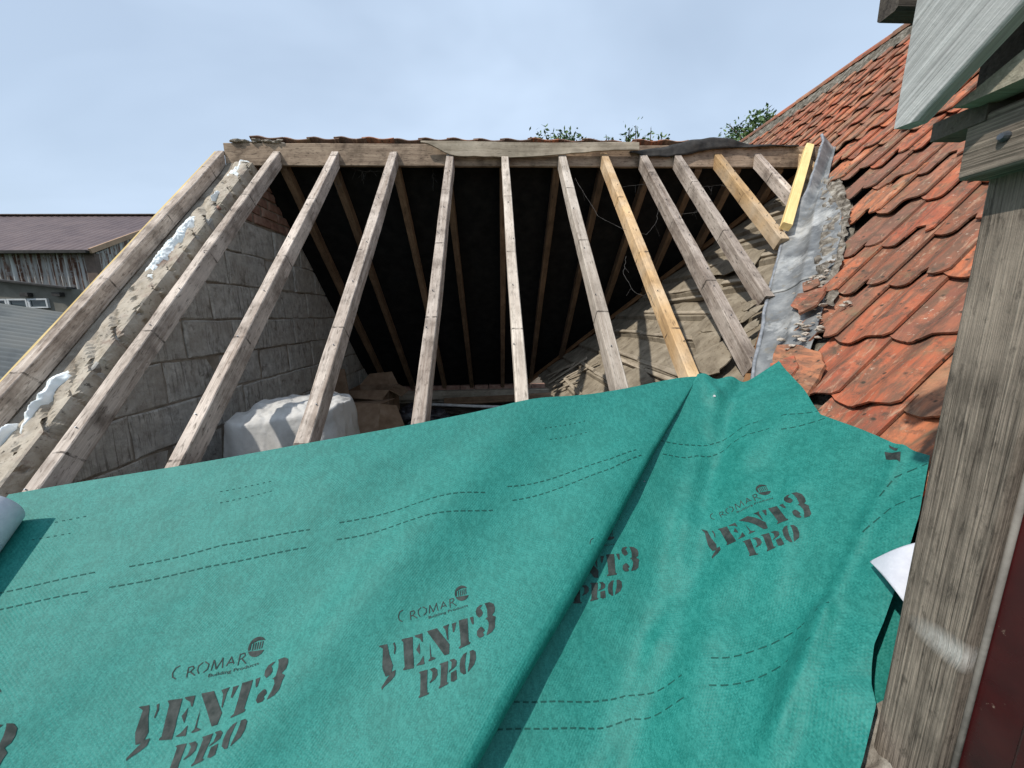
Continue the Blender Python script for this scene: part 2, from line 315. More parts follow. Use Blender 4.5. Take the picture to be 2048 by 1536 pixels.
def beam(name, p0, p1, w, h, up, mat, parent=None, jit=.0025, seg=None, bev=.004, cut0=0, cut1=0, taper=1.0):
    """timber from p0 to p1 (centre of its top face); local x runs along the grain, z is the 'up' face; height h hangs below"""
    p0, p1, up = Vector(p0), Vector(p1), Vector(up)
    ex = (p1-p0); L = ex.length; ex.normalize(); ez = (up-ex*up.dot(ex)).normalized(); ey = ez.cross(ex)
    seg = seg or max(3, int(L/.14)); sd = random.random()*90
    sec = [(-w/2+bev, 0), (w/2-bev, 0), (w/2, -bev), (w/2, -h+bev), (w/2-bev, -h), (-w/2+bev, -h), (-w/2, -h+bev), (-w/2, -bev)]
    vs, fs = [], []
    for i in range(seg+1):
        x = L*i/seg; k = 1-(1-taper)*i/seg
        for j, (y, z) in enumerate(sec):
            xx = x + (cut0*z if i == 0 else 0) + (cut1*z if i == seg else 0)
            q = (x*3+sd, y*20, z*20)
            vs.append((xx, y*k+nz(q, 1.3, jit)+nz((x+sd, 0, 0), .9, jit*1.6), z+nz((q[0]+40, q[1], q[2]), 1.3, jit)+nz((x+sd, 5, 0), .9, jit*1.2)))
    n = 8
    fs = [(i*n+k, i*n+(k+1) % n, (i+1)*n+(k+1) % n, (i+1)*n+k) for i in range(seg) for k in range(n)]
    fs = [f[::-1] for f in fs]+[tuple(range(n)), tuple(seg*n+k for k in range(n-1, -1, -1))]
    return obj(name, vs, fs, mat, parent, frame(p0, ex, ey, ez))
def grid(nu, nv, fn):
    vs = [fn(i/nu, j/nv) for j in range(nv+1) for i in range(nu+1)]
    return vs, [(j*(nu+1)+i, j*(nu+1)+i+1, (j+1)*(nu+1)+i+1, (j+1)*(nu+1)+i) for j in range(nv) for i in range(nu)]
def lerp(a, b, t): return tuple(x+(y-x)*t for x, y in zip(a, b))
def poly_at(pts, t):
    ds = [0]
    for a, b in zip(pts, pts[1:]): ds.append(ds[-1]+dist(a, b))
    d = t*ds[-1]
    for i in range(len(pts)-1):
        if d <= ds[i+1] or i == len(pts)-2: return lerp(pts[i], pts[i+1], (d-ds[i])/max(1e-9, ds[i+1]-ds[i]))
def sstep(a, b, x):
    t = min(1, max(0, (x-a)/(b-a))); return t*t*(3-2*t)
def ico(mb, c, r, sub=1, squash=(1, 1, 1), jit=0):
    bm = bmesh.new(); bmesh.ops.create_icosphere(bm, subdivisions=sub, radius=1)
    sd = random.random()*50
    vs = []
    for v in bm.verts:
        k = 1+jit*noise.noise(v.co*1.7+Vector((sd, 0, 0)))
        vs.append((c[0]+v.co.x*r*squash[0]*k, c[1]+v.co.y*r*squash[1]*k, c[2]+v.co.z*r*squash[2]*k))
    mb.add(vs, [tuple(v.index for v in f.verts) for f in bm.faces]); bm.free()
FA=(0.985,1.752); FB=(0.00,0.855)
def zf(x,y): return 1.994+.9657*y
def zr(x,y): return 2.403+x
def smax(a,b,k): return .5*(a+b+sqrt((a-b)**2+k*k))
def seg_d(x,y,a,b):
    dx,dy=b[0]-a[0],b[1]-a[1]; L2=dx*dx+dy*dy
    t=((x-a[0])*dx+(y-a[1])*dy)/L2
    return t,((x-a[0])*-dy+(y-a[1])*dx)/sqrt(L2)
def lift(t): return .13*max(t,0)**.8 if t<1 else .13
def fold_ts(x,y): # t along the fold, s>0 to its left
    t,d=seg_d(x,y,FA,FB); return t,-d
def z_left(x,y):
    t,s=fold_ts(x,y); tt=min(max(t,0),1.3)
    s=max(s,0)
    w=.10+.16*tt
    h=lift(tt)*exp(-(s/w)**2*.9)
    h+=.042*tt*exp(-((s-.46)/.11)**2)-.0*tt
    h+=.012*exp(-((s-.30-.5*tt)/.09)**2)*min(1,max(0,t*2))
    e=max(0,min(1,(1.41+.126*(x+1.79)-y)/.3))
    h+=e*(.010*sin(x*5.1+y*3)+.006*sin(x*11.3-y*7.1)+.016)+.002*sin(x*6.5)
    return zf(x,y)+.006+h
CREASES=[((1.00,1.62),(1.20,1.77),.018,.035),((1.12,1.60),(.86,1.18),.020,.06),((.72,1.24),(.46,.93),.018,.05),((1.00,1.62),(1.02,1.76),.012,.03),((1.0,1.62),(1.16,1.60),.008,.03),((1.0,1.62),(.90,1.42),.010,.035),
 ((1.155,.955),(.80,.762),.007,.014),((.80,.765),(.575,.62),.026,.026),((.68,1.02),(.44,.76),.010,.05),((.95,1.18),(.70,.95),.012,.06),((.60,.90),(.42,.66),.010,.05),((1.13,1.35),(.92,1.30),.008,.05),((.86,1.46),(.60,1.10),.012,.04),((.98,1.10),(.74,.86),.010,.035),((.50,.98),(.22,.74),.012,.035)]
RB=[(1.013,.779),(.892,.701),(.784,.652),(.736,.573),(.675,.529),(.617,.492)]
def sstep_(a,b,x):
    t=min(1,max(0,(x-a)/(b-a))); return t*t*(3-2*t)
def d_right(x,y): return min(hypot(x-p[0],y-p[1]) for p in RB)
def z_right(x,y):
    z=smax(zf(x,y)+.005,zr(x,y)+.062,.035)+.008
    for a,b,amp,w in CREASES:
        t,d=seg_d(x,y,a,b); f=max(0,min(1,(t+.12)/.2))*max(0,min(1,(1.12-t)/.2))
        z+=1.55*amp*f*exp(-(d/w)**2)
    t,d=seg_d(x,y,(1.155,.955),(.80,.762))
    z+=.035*exp(-((x-.70)/.06)**2-((y-.64)/.06)**2)
    z+=0.022*sstep_(.13,.0,d_right(x,y))
    t,s=fold_ts(x,y)
    z+=.004*sin(x*17+y*6)+.003*sin(x*7-y*23)+.0015*sin(x*41+y*29)
    return z
GLYPHS=[[(-69.2,84.7),(-43.7,83.7),(-41.4,73.8),(-38.2,54.7),(-29.0,23.0),(-35.1,2.1),(-50.7,0.5),(-56.2,16.1),(-59.4,27.9),(-56.1,74.7)],[(-31.5,7.9),(-21.8,8.8),(-23.8,-5.4),(-37.1,-15.2),(-57.5,-25.1),(-62.4,-29.8),(-63.0,-22.6),(-47.1,-6.0)],[(-26.3,81.1),(-20.8,83.0),(-18.1,66.5),(-22.4,50.0),(-24.9,54.1),(-22.8,69.8)],[(-1.7,84.2),(2.5,85.7),(32.5,83.5),(31.7,62.2),(30.5,38.4),(31.3,23.7),(30.0,-4.5),(0.0,0.0),(-0.3,3.1),(4.4,7.6),(4.0,45.0),(4.1,75.8)],[(38.1,85.1),(62.4,84.4),(61.3,59.6),(58.1,60.4),(53.5,71.6),(41.0,80.0)],[(51.2,59.8),(51.6,42.4),(50.2,25.6),(46.2,32.8),(40.3,43.0),(46.4,51.2)],[(59.9,19.0),(61.0,-4.7),(39.5,-1.5),(37.0,0.5),(48.0,5.5),(57.0,16.2)],[(82.0,51.3),(82.1,30.9),(82.6,8.0),(94.5,0.2),(90.2,-2.1),(75.4,-2.5),(72.2,0.3),(78.8,5.5),(79.3,24.2)],[(76.5,86.0),(106.4,85.3),(122.5,54.4),(138.1,23.6),(133.3,-3.6),(119.9,-2.5),(100.0,39.3),(80.4,77.3)],[(124.5,83.3),(144.5,84.7),(142.6,80.4),(139.7,73.1),(136.2,36.4),(133.3,40.0),(131.4,70.3)],[(152.8,82.6),(167.0,82.1),(162.6,70.9),(156.0,53.8),(152.2,56.5),(153.1,74.2)],[(174.6,85.1),(201.6,82.7),(199.9,62.8),(197.0,35.4),(194.2,8.7),(199.0,4.1),(195.6,0.0),(163.7,-0.8),(163.8,3.2),(169.9,7.5),(173.1,44.7),(174.2,72.4)],[(208.6,81.6),(220.1,81.4),(217.9,58.9),(214.3,54.9),(211.9,61.1)],[(254.3,109.3),(244.7,100.4),(248.3,92.8),(250.9,82.5),(246.6,75.0),(237.0,70.2),(230.3,81.2),(229.7,95.1),(236.1,106.6),(247.2,111.0)],[(260.6,111.6),(276.6,109.6),(287.9,99.3),(289.7,85.9),(286.2,71.6),(276.4,63.2),(286.0,53.3),(281.6,42.9),(276.6,21.3),(266.0,11.0),(248.2,6.4),(251.1,13.9),(257.6,25.8),(262.0,41.7),(258.8,55.0),(253.7,58.5),(261.8,62.9),(264.8,86.4),(263.4,102.6)],[(242.2,34.8),(246.0,24.5),(239.2,18.5),(242.2,11.6),(237.0,6.5),(226.0,7.5),(220.7,17.3),(223.0,30.6),(231.3,37.5),(237.4,39.6)],[(43.1,-22.9),(47.2,-20.7),(68.1,-22.9),(65.3,-44.8),(62.7,-67.5),(62.5,-83.6),(67.6,-83.7),(64.7,-87.8),(38.0,-87.2),(37.7,-83.8),(42.3,-80.9),(45.6,-49.7),(47.5,-26.7)],[(73.3,-24.7),(87.8,-24.9),(95.4,-33.8),(94.6,-48.2),(85.8,-57.0),(71.0,-61.6),(70.8,-58.7),(78.5,-51.9),(81.4,-36.1),(76.9,-28.4)],[(102.7,-22.9),(104.3,-20.9),(128.3,-22.3),(125.2,-42.5),(120.8,-60.5),(117.5,-77.3),(122.4,-79.2),(119.4,-82.8),(94.5,-85.1),(94.4,-81.5),(99.2,-77.5),(103.5,-51.5),(106.9,-25.7)],[(132.4,-21.3),(145.7,-22.6),(152.6,-31.7),(149.5,-44.4),(140.9,-48.6),(125.6,-53.8),(127.5,-49.6),(134.6,-46.1),(138.0,-29.8)],[(131.8,-57.4),(148.0,-55.1),(146.6,-80.1),(136.3,-82.9),(128.9,-79.3),(130.3,-69.0)],[(184.2,-19.5),(180.1,-28.4),(173.9,-51.5),(172.8,-75.8),(166.2,-75.7),(158.3,-66.5),(158.0,-50.2),(163.3,-32.0),(174.5,-20.9)],[(192.3,-20.1),(201.9,-20.0),(208.8,-28.1),(206.9,-46.8),(199.1,-61.4),(178.3,-74.3),(181.2,-64.4),(187.6,-49.3),(192.0,-30.5)]]
EMBLEM=[[(216.9,184.4),(213.7,189.5),(209.6,193.7),(204.8,196.6),(199.5,198.2),(194.2,198.3),(188.9,196.9),(184.2,194.3),(180.1,190.5),(177.0,185.8),(181.2,183.2),(197.0,188.4),(211.8,186.3)],[(177.0,185.8),(175.2,181.2),(174.3,176.3),(174.2,171.3),(175.1,166.3),(180.6,168.1),(181.4,184.6)],[(175.4,164.9),(178.1,158.7),(181.9,153.4),(186.8,149.2),(192.4,146.6),(198.2,145.6),(204.0,146.4),(209.4,148.9),(213.9,153.1),(217.3,158.6)],[(185.8,183.6),(188.5,183.6),(187.0,165.1),(184.3,165.2)],[(191.8,183.7),(194.5,183.6),(193.0,165.1),(190.3,165.2)],[(197.8,183.7),(200.5,183.7),(198.9,165.0),(196.3,165.1)],[(203.9,183.8),(206.6,183.7),(204.9,164.9),(202.2,165.0)],[(209.9,183.8),(212.6,183.7),(210.9,164.8),(208.2,164.9)]]
STROKES=[[(7.4,164.4),(-1.9,160.7),(-7.0,150.3),(-4.8,139.7),(4.1,133.6)],[(30.0,155.4),(30.6,132.5)],[(30.9,155.3),(40.9,156.6),(44.2,150.9),(37.1,143.8),(32.0,143.6)],[(37.1,143.6),(49.8,133.2)],[(63.6,160.6),(55.0,154.4),(54.2,144.3),(59.1,135.2)],[(70.0,161.4),(80.2,153.5),(79.1,142.0),(70.5,136.0)],[(91.6,160.9),(88.6,137.4)],[(92.4,160.8),(100.7,138.0)],[(100.7,138.0),(113.4,161.4)],[(113.0,162.8),(116.0,138.0)],[(125.0,140.5),(135.3,160.8)],[(134.4,161.0),(143.2,142.4)],[(129.2,146.6),(139.4,146.9)],[(156.2,163.0),(154.6,135.8)],[(156.1,162.5),(167.1,163.2),(169.5,156.9),(161.8,150.3),(156.5,150.2)],[(161.8,150.3),(174.5,135.4)]]

# ------------------------------------------------------------------ the two roofs' planes
K = .9657; SLP = atan(K); CS, SN = cos(SLP), sin(SLP)
def zb(x, y): return 5.374-K*(y-3.53)
NF = Vector((0, -SN, CS)); NB = Vector((0, SN, CS)); NR = Vector((-1, 0, 1)).normalized()
R2 = sqrt(2)
def vx(y): return 1.333+.965*(y-1.804)           # front valley line in plan
def rvx(y): return 2.971-.9657*(y-3.53)          # rear valley line in plan

# ------------------------------------------------------------------ ground
gv, gf = grid(24, 24, lambda u, v: (-400+800*u, -300+900*v, -.02+.03*noise.noise(Vector((u*40, v*40, 0)))))
tag(obj('ground', gv, gf, 'grass'), kind='structure')
fm = MB(); fm.box((-1.99, 1.0, 2.54), (2.2, 6.02, 2.6))
loft = tag(fm.obj('loft_floor', 'floor'), kind='structure')

# ------------------------------------------------------------------ roof frame
rf = thing('roof_frame', (0, 3.52, 5.26), 'bare softwood rafters rising side by side to a ridge board over the open roof', 'roof frame')
beam('ridge_board', (-2.218, 3.518, 5.437), (2.99, 3.518, 5.437), .036, .172, (0, 0, 1), 'ridge_wood', rf, jit=.003)
FR = [(-2.25, 'rafter'), (-1.795, 'rafter'), (-1.313, 'rafter'), (-.826, 'rafter'), (-.348, 'rafter'), (.116, 'rafter_pale'), (.606, 'rafter_pale'), (.978, 'rafter_orange'), (1.318, 'rafter'), (1.625, 'rafter'), (1.99, 'rafter_orange'), (2.352, 'rafter'), (2.76, 'rafter_orange')]
RLAB = {7: 'orange stained rafter', 10: 'rafter with an orange top edge', 0: 'end rafter on the gable wall'}
for i, (x, mt) in enumerate(FR):
    yb = .66 if x < 1.2 else {1.318: 1.80, 1.625: 2.17, 1.99: 2.585, 2.352: 2.87, 2.76: 3.23}[x]
    if i == 0: yb = .5
    dx = random.uniform(-.006, .006)
    o = beam('rafter', (x+dx, yb, zf(x, yb)), (x, 3.499, zf(x, 3.499)), random.uniform(.058, .066), random.uniform(.088, .098), NF, mt, rf, jit=.003, cut1=K)
    if i in RLAB: o['label'] = RLAB[i]
    if 0 < i < 12:
        nb = MB()                                   # old batten nails left in the top face
        for q in range(9):
            y = yb+(3.4-yb)*(q+random.random()*.6)/9; p = Vector((x+random.uniform(-.02, .02), y, zf(x, y)-.006)); nb.tube([p, p+NF*.014], .0028, 5)
        no = nb.obj('nails', 'steel', o, WM[o.name]); 
        no.data.transform(WM[o.name].inverted()); no['kind'] = 'stuff'
o = beam('edge_lath', (-2.300, .45, zf(0, .45)-.016), (-2.300, 3.52, zf(0, 3.52)-.016), .024, .06, NF, 'rafter_yellow', rf); o['label'] = 'pale yellow lath along the end rafter'
for x in (-1.775, -1.36, -.825, -.385, .10, .575, .985, 1.41, 1.85, 2.21, 2.6):
    y1 = 6.15
    while rvx(y1) < x+.03 and y1 > 3.7: y1 -= .02
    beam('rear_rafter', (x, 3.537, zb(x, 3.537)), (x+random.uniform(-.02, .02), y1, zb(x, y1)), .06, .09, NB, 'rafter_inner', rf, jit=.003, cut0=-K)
# valley timbers lying on the old slope
o = beam('rear_valley_board', (rvx(3.56)-.03, 3.56, zb(0, 3.56)-.02), (rvx(6.1)-.03, 6.1, zb(0, 6.1)-.02), .11, .05, NR+NB, 'valley_beam', rf)
beam('front_valley_board', (vx(1.2), 1.2, zf(0, 1.2)-.045), (vx(3.46), 3.46, zf(0, 3.46)-.045), .12, .03, NR+NF, 'valley_beam', rf)
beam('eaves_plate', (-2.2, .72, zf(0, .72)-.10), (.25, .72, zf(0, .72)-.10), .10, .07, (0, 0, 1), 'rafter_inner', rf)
# strip of timber and torn felt on the ridge
gv, gf = grid(60, 5, lambda u, v: (-.585+1.85*u, 3.462-.006*v+nz((u*9, v, 0), 1, .004), 5.432-(.012+.105*sstep(0, .17, u)*(1-.55*sstep(.35, 1, u)))*v+nz((u*14, 3, 0), 1, .006)*v+.004*sin(u*9)))
rl = thing('ridge_lath', (.4, 3.46, 5.36), 'pale dirty timber strip lying along the top of the ridge board', 'timber strip')
lo = obj('strip', gv, gf, 'batten', rl); sm = lo.modifiers.new('thickness', 'SOLIDIFY'); sm.thickness = .018
tp = [(1.20, 5.362, 5.385), (1.35, 5.345, 5.405), (1.541, 5.335, 5.440), (1.73, 5.36, 5.485), (1.931, 5.40, 5.515), (2.08, 5.41, 5.500), (2.249, 5.415, 5.455), (2.55, 5.425, 5.445), (2.70, 5.43, 5.44)]
def flap(u, v):
    x, lo_, hi = poly_at(tp, u)
    y = 3.47+.10*v-.03*sin(pi*v); z = lo_+(hi-lo_)*sin(v*pi*.62)/sin(pi*.62*.8) if v < .8 else hi-(v-.8)*.12
    return (x+nz((u*6, v*2, 1), 1, .02), y+nz((u*9, v*3, 2), 1, .012), z+nz((u*13, v*4, 0), 1, .010))
gv, gf = grid(50, 12, flap)
fo = obj('ridge_felt', gv, gf, 'felt_ridge', smooth=True); sm = fo.modifiers.new('thickness', 'SOLIDIFY'); sm.thickness = .006
tag(fo, 'torn black bitumen felt humped over the ridge board by the valley', 'roofing felt')

# ------------------------------------------------------------------ pantile
def tile_mesh(name, mat, cov, seed, L=.405, th=.0125, chip=0.0):
    W = cov+.035; nu, nv = 14, 4; rnd = random.Random(seed)
    j = [rnd.uniform(-.003, .003) for _ in range(nu+1)]
    def prof(u):
        t = u/cov
        if t < .40: return .012-.025*sin(t/.40*pi/2)
        if t < .92: return -.013+.041*(.5-.5*cos((t-.40)/.52*pi))
        return .028-.012*sin(min(1, (t-.92)/.25)*pi/2)
    def P(i, k, top):
        u = W*i/nu; v0 = .050*exp(-u/.028)+.034*exp(-(W-u)/.022)+j[i]+(chip*.05 if abs(i-rnd_chip) < 2 else 0)
        v = v0+(L-v0)*(k/nv)**1.3
        w = prof(u)+.030*(1-v/L)+nz((u*20+seed, v*9, 0), 1, .0022)
        if k == 0: w -= .0025 if top else -.0015
        return (u, v, w if top else w-th)
    rnd_chip = rnd.randint(2, nu-2)
    vs = [P(i, k, t) for t in (1, 0) for k in range(nv+1) for i in range(nu+1)]
    o = (nu+1)*(nv+1); a = lambda i, k, t: (0 if t else o)+k*(nu+1)+i
    fs = []
    for k in range(nv):
        for i in range(nu):
            fs.append((a(i, k, 1), a(i+1, k, 1), a(i+1, k+1, 1), a(i, k+1, 1))); fs.append((a(i, k+1, 0), a(i+1, k+1, 0), a(i+1, k, 0), a(i, k, 0)))
    for i in range(nu):
        fs.append((a(i, 0, 0), a(i+1, 0, 0), a(i+1, 0, 1), a(i, 0, 1))); fs.append((a(i, nv, 1), a(i+1, nv, 1), a(i+1, nv, 0), a(i, nv, 0)))
    for k in range(nv):
        fs.append((a(0, k, 1), a(0, k+1, 1), a(0, k+1, 0), a(0, k, 0))); fs.append((a(nu, k, 0), a(nu, k+1, 0), a(nu, k+1, 1), a(nu, k, 1)))
    me = me_new(name, vs, fs, mat)
    me.polygons.foreach_set('use_smooth', [True]*len(me.polygons))
    for e in me.edges:
        pass
    bm = bmesh.new(); bm.from_mesh(me)
    for e in bm.edges:
        if len(e.link_faces) == 2 and e.calc_face_angle(0) > .7: e.smooth = False
    bm.to_mesh(me); bm.free()
    return me
TILES = [tile_mesh('tile', 'tile', .208, s, chip=(s % 3 == 2)) for s in range(6)]
OLD = [tile_mesh('tile', 'tile_old', .208, s+20, chip=1) for s in range(2)]
tr = thing('tiled_roof', (3.0, 3.0, 5.3), 'steep orange pantile roof rising to the right beyond the lead valley', 'tiled roof')
EX, EY = Vector((0, -1, 0)), Vector((1, 0, 1)).normalized()
def yedge(x): return 1.03*x+.245 if x < 2.2 else 2.511+(x-2.2)*1.44 if x < 2.56 else 3.03+(x-2.56)*1.02
COV = .208
def shear(s): return .13*(min(s, 3.7)-2.0)
def sag(y): return -.11*1.3*tanh((y-1.7)/1.3)
ncut = 0
for k in range(-1, 15):
    s0 = 1.735+.3215*k
    for j in range(-2, 45):
        yf = .126+COV*j+shear(s0); s = s0+sag(yf-.1); xl = s/R2; x_c = xl+.12; lean = .125/cosh((yf-1.7)/1.5)**2
        if x_c/max(yf-.1, .05) > 1.62 or yf-.2 < .62: continue
        cut = False
        if xl < 2.95:
            if yf-.085 > yedge(xl+.03): continue
            cut = False
        else:
            if yf > 3.3 and xl+.30 < 1.6+.4257*yf-.30: continue
        if k == -1 and yf > 1.3: continue
        o_ = Vector((xl, yf, 2.403+xl))+NR*(.004+random.uniform(-.003, .003))-NR*.03
        a1, a2 = lean+random.uniform(-.02, .02), random.uniform(-.012, .014)
        mw = frame(o_, EX, EY, NR) @ Matrix.Translation((0, random.uniform(-.012, .012), 0)) @ Matrix.Rotation(a1, 4, 'Z') @ Matrix.Rotation(a2, 4, 'X')
        me = random.choice(OLD) if (random.random() < .10 or k > 12 and random.random() < .5) else random.choice(TILES)
        if cut:
            me = me.copy(); bm = bmesh.new(); bm.from_mesh(me)
            inv = mw.inverted(); pc = inv @ Vector((xl, yedge(xl)+random.uniform(-.02, .03), 0)); nn = (inv.to_3x3() @ Vector((-1.03, 1, 0)))
            r = bmesh.ops.bisect_plane(bm, geom=bm.verts[:]+bm.edges[:]+bm.faces[:], plane_co=pc, plane_no=nn, clear_outer=True)
            if len(bm.faces) < 8: bm.free(); continue
            bmesh.ops.holes_fill(bm, edges=[e for e in bm.edges if e.is_boundary], sides=60)
            bm.to_mesh(me); bm.free(); ncut += 1
        put('tile', me, tr, mw)
# half-round ridge tiles on a mortar bed
xr, zr_ = 4.64, 7.05
for i in range(15):
    y0 = 1.9+i*.46; vs = []; n = 9
    for q, yy in enumerate((y0, y0+.455)):
        for rr in (.115, .098):
            for a in range(n+1): vs.append((xr+.02+(rr+(.006 if q else 0))*cos(pi*a/n), yy, zr_-.02+(rr+(.006 if q else 0))*sin(pi*a/n)*.85+nz((i, q, 0), 3.1, .008)))
    m1 = n+1; fs = []
    for a in range(n): fs += [(a, a+1, 2*m1+a+1, 2*m1+a), (m1+a+1, m1+a, 3*m1+a, 3*m1+a+1), (a, m1+a, m1+a+1, a+1), (2*m1+a, 2*m1+a+1, 3*m1+a+1, 3*m1+a)]
    fs += [(0, 2*m1, 3*m1, m1), (n, m1+n, 3*m1+n, 2*m1+n)]
    obj('ridge_tile', vs, fs, 'tile_old' if i % 3 else 'tile', tr)
gv, gf = grid(120, 5, lambda u, v: (xr-.235+.16*v+nz((u*90, v*3, 0), 1, .022), 1.8+7*u, 2.403+xr-.235+.16*v+.055*sin(v*pi*.6)+nz((u*110, v*4, 7), 1, .028)+.012))
tag(obj('mortar_bed', gv, gf, 'dirt', tr), kind='stuff')
# boarding under the tiles
dk = MB()
def on_r(x, y, d): p = Vector((x, y, 2.403+x))+NR*d; return tuple(p)
for poly in ([(.75, .62), (3.0, .62), (3.0, 3.40), (1.25, 1.50), (.95, 1.25)], [(3.0, .62), (4.66, .62), (4.66, 8.9), (3.0, 8.9)]):
    dk.prism(poly, lambda p: on_r(p[0], p[1], -.10), lambda p: on_r(p[0], p[1], -.062))
dk.obj('roof_deck', 'deck', tr)
# grit and moss where the cut tiles meet the lead
gv, gf = grid(70, 8, lambda u, v: on_r(1.25+1.75*u-.03+nz((u*20, v, 0), 1, .03), yedge(1.25+1.75*u)+.09-.30*v, -.032+.026*noise.noise(Vector((u*40, v*6, 0)))+.02*noise.noise(Vector((u*13, v*2, 4)))-.02*v))
tag(obj('grit', gv, gf, 'dirt', tr, smooth=True), kind='stuff')

def fillet(u, v):
    x = 1.62+.98*u; w_ = .055+.05*noise.noise(Vector((u*7, 3, 1)))+.03*sin(pi*u)
    y = yedge(x)+.02-.17*v+.5*w_*(1-v)-.03+nz((u*26, v*2, 5), 1, .018)
    return on_r(x+nz((u*19, v*2, 8), 1, .012), y, -.02+.048*min(1, v*5)*(.5+.7*abs(noise.noise(Vector((u*17, v*3, 2)))))+nz((u*60, v*7, 0), 1, .012))
gv, gf = grid(170, 22, fillet)
o = obj('mortar_fillet', gv, gf, 'fillet', tr); o['label'] = 'crumbling pale mortar fillet along the lead'
# ------------------------------------------------------------------ lead valley
LL = [(1.22, 1.66, .015), (1.287, 1.747, .03), (1.483, 1.984, .03), (1.652, 2.196, .035), (1.815, 2.38, .035), (2.042, 2.63, .04), (2.247, 2.80, .055), (2.44, 2.92, .08), (2.62, 3.08, .10), (2.80, 3.25, .12), (2.93, 3.37, .13), (2.985, 3.43, .165)]
LR = [(1.30, 1.50), (1.362, 1.56), (1.54, 1.72), (1.72, 1.90), (1.865, 2.03), (2.035, 2.20), (2.2, 2.40), (2.36, 2.66), (2.50, 2.89), (2.66, 3.06), (2.83, 3.24), (2.99, 3.41)]
lead = thing('lead_valley', (1.7, 2.0, 4.05), 'crumpled grey lead valley lining with a rolled edge beside the cut tiles', 'lead flashing')
def lead_sheet(t0, t1, lift_):
    def fn(u, v):
        t = t0+(t1-t0)*v; a = poly_at([p[:2] for p in LL], t)
        # height of the rolled edge follows the same stations
        ds = [0]
        for p, q in zip(LL, LL[1:]): ds.append(ds[-1]+dist(p[:2], q[:2]))
        d = t*ds[-1]; i = max(k for k in range(len(LL)-1) if ds[k] <= d+1e-9); h = LL[i][2]+(LL[i+1][2]-LL[i][2])*(d-ds[i])/(ds[i+1]-ds[i])
        b_ = poly_at(LR, t); e = u
        x, y = a[0]+(b_[0]-a[0])*e, a[1]+(b_[1]-a[1])*e
        w = .006+(h-.006)*(1-sstep(0, .30, e))+.010*exp(-((e-.52)/.06)**2)
        w += nz((x*9, y*9, 0), 1, .007)+nz((x*26, y*26, 3), 1, .003)
        return on_r(x, y, w+lift_)
    return grid(26, 60, fn)
a, b_ = lead_sheet(0, .30, 0), lead_sheet(.285, 1, .006)
for gv, gf in (a, b_):
    o = obj('lead_sheet', gv, gf, 'lead', lead, smooth=True); sm = o.modifiers.new('thickness', 'SOLIDIFY'); sm.thickness = .004
rb = MB(); pts = []
for i in range(60):
    t = i/59; a = poly_at(LL, t); pts.append(Vector(on_r(a[0]-.004, a[1]+.004, a[2]))+Vector((nz((t*20, 0, 0), 1, .006), nz((t*20, 5, 0), 1, .006), 0)))
rb.tube(pts, [.010+.004*noise.noise(Vector((i*.5, 0, 0))) for i in range(60)], 8)
rb.obj('rolled_edge', 'lead_edge', lead, smooth=True)

# fresh timber standing in the valley
o = beam('yellow_batten', (2.01, 2.60, zf(0, 2.60)+.085), (2.83, 3.50, zf(0, 3.50)+.085), .062, .05, NF, 'rafter_yellow', jit=.001)
tag(o, 'fresh yellow timber batten propped along the lead valley', 'batten')

# broken clay pieces on the lead
def slab(name, pts, h, mat, th=.014, curl=.012, label=None, cat=None, group=None):
    pts = [Vector(p) for p in pts]; c = sum(pts, Vector())/len(pts)
    rim = []
    for p, q in zip(pts, pts[1:]+pts[:1]):
        for t in (0, .33, .66): r = p.lerp(q, t); rim.append(r+(c-r)*(.0 if t == 0 else random.uniform(-.06, .05)))
    n = len(rim); vs = [];
    for lv, top in ((1, 1), (.55, 1), (1, 0)):
        for r in rim:
            p = c+(r-c)*lv; d = (r-c).y/.15
            vs.append(p+NR*(h+(th if top else 0)+curl*(d*d if lv == 1 else .2*d*d)+random.uniform(-.0015, .0015)))
    vs.append(c+NR*(h+th)); vs.append(c+NR*h)
    fs = []
    for i in range(n):
        j = (i+1) % n
        fs += [(i, j, n+j, n+i), (n+i, n+j, 3*n), (2*n+i, 2*n+j, j, i), (2*n+j, 2*n+i, 3*n+1)]
    o = obj(name, vs, fs, mat, None)
    return tag(o, label, cat, group)
slab('loose_tile', [on_r(1.414, 1.781, 0), on_r(1.425, 1.65, 0), on_r(1.409, 1.533, 0), on_r(1.367, 1.456, 0), on_r(1.285, 1.407, 0), on_r(1.20, 1.38, 0), on_r(1.18, 1.47, 0), on_r(1.265, 1.58, 0), on_r(1.353, 1.727, 0)], .008, 'tile_red', .015, .003, 'loose red tile lying just above the top corner of the green membrane', 'tile')
slab('tile_fragment', [on_r(1.33, 1.70, 0), on_r(1.375, 1.62, 0), on_r(1.34, 1.55, 0), on_r(1.26, 1.52, 0), on_r(1.25, 1.58, 0)], .024, 'tile_red', .010, .004, 'dusky red broken tile piece on top of the loose tile', 'tile fragment', 'broken tile pieces by the lead')
slab('tile_fragment', [on_r(1.66, 1.98, 0), on_r(1.69, 1.85, 0), on_r(1.63, 1.80, 0), on_r(1.575, 1.86, 0), on_r(1.60, 1.95, 0)], .025, 'tile_red', .013, .012, 'broken red tile piece with a pale edge on the grey lead', 'tile fragment', 'broken tile pieces by the lead')
slab('tile_fragment', [on_r(1.64, 1.86, 0), on_r(1.65, 1.79, 0), on_r(1.585, 1.76, 0), on_r(1.545, 1.81, 0), on_r(1.59, 1.87, 0)], .045, 'tile_old', .012, .012, 'dark sooty tile piece leaning on a red one on the lead', 'tile fragment', 'broken tile pieces by the lead')
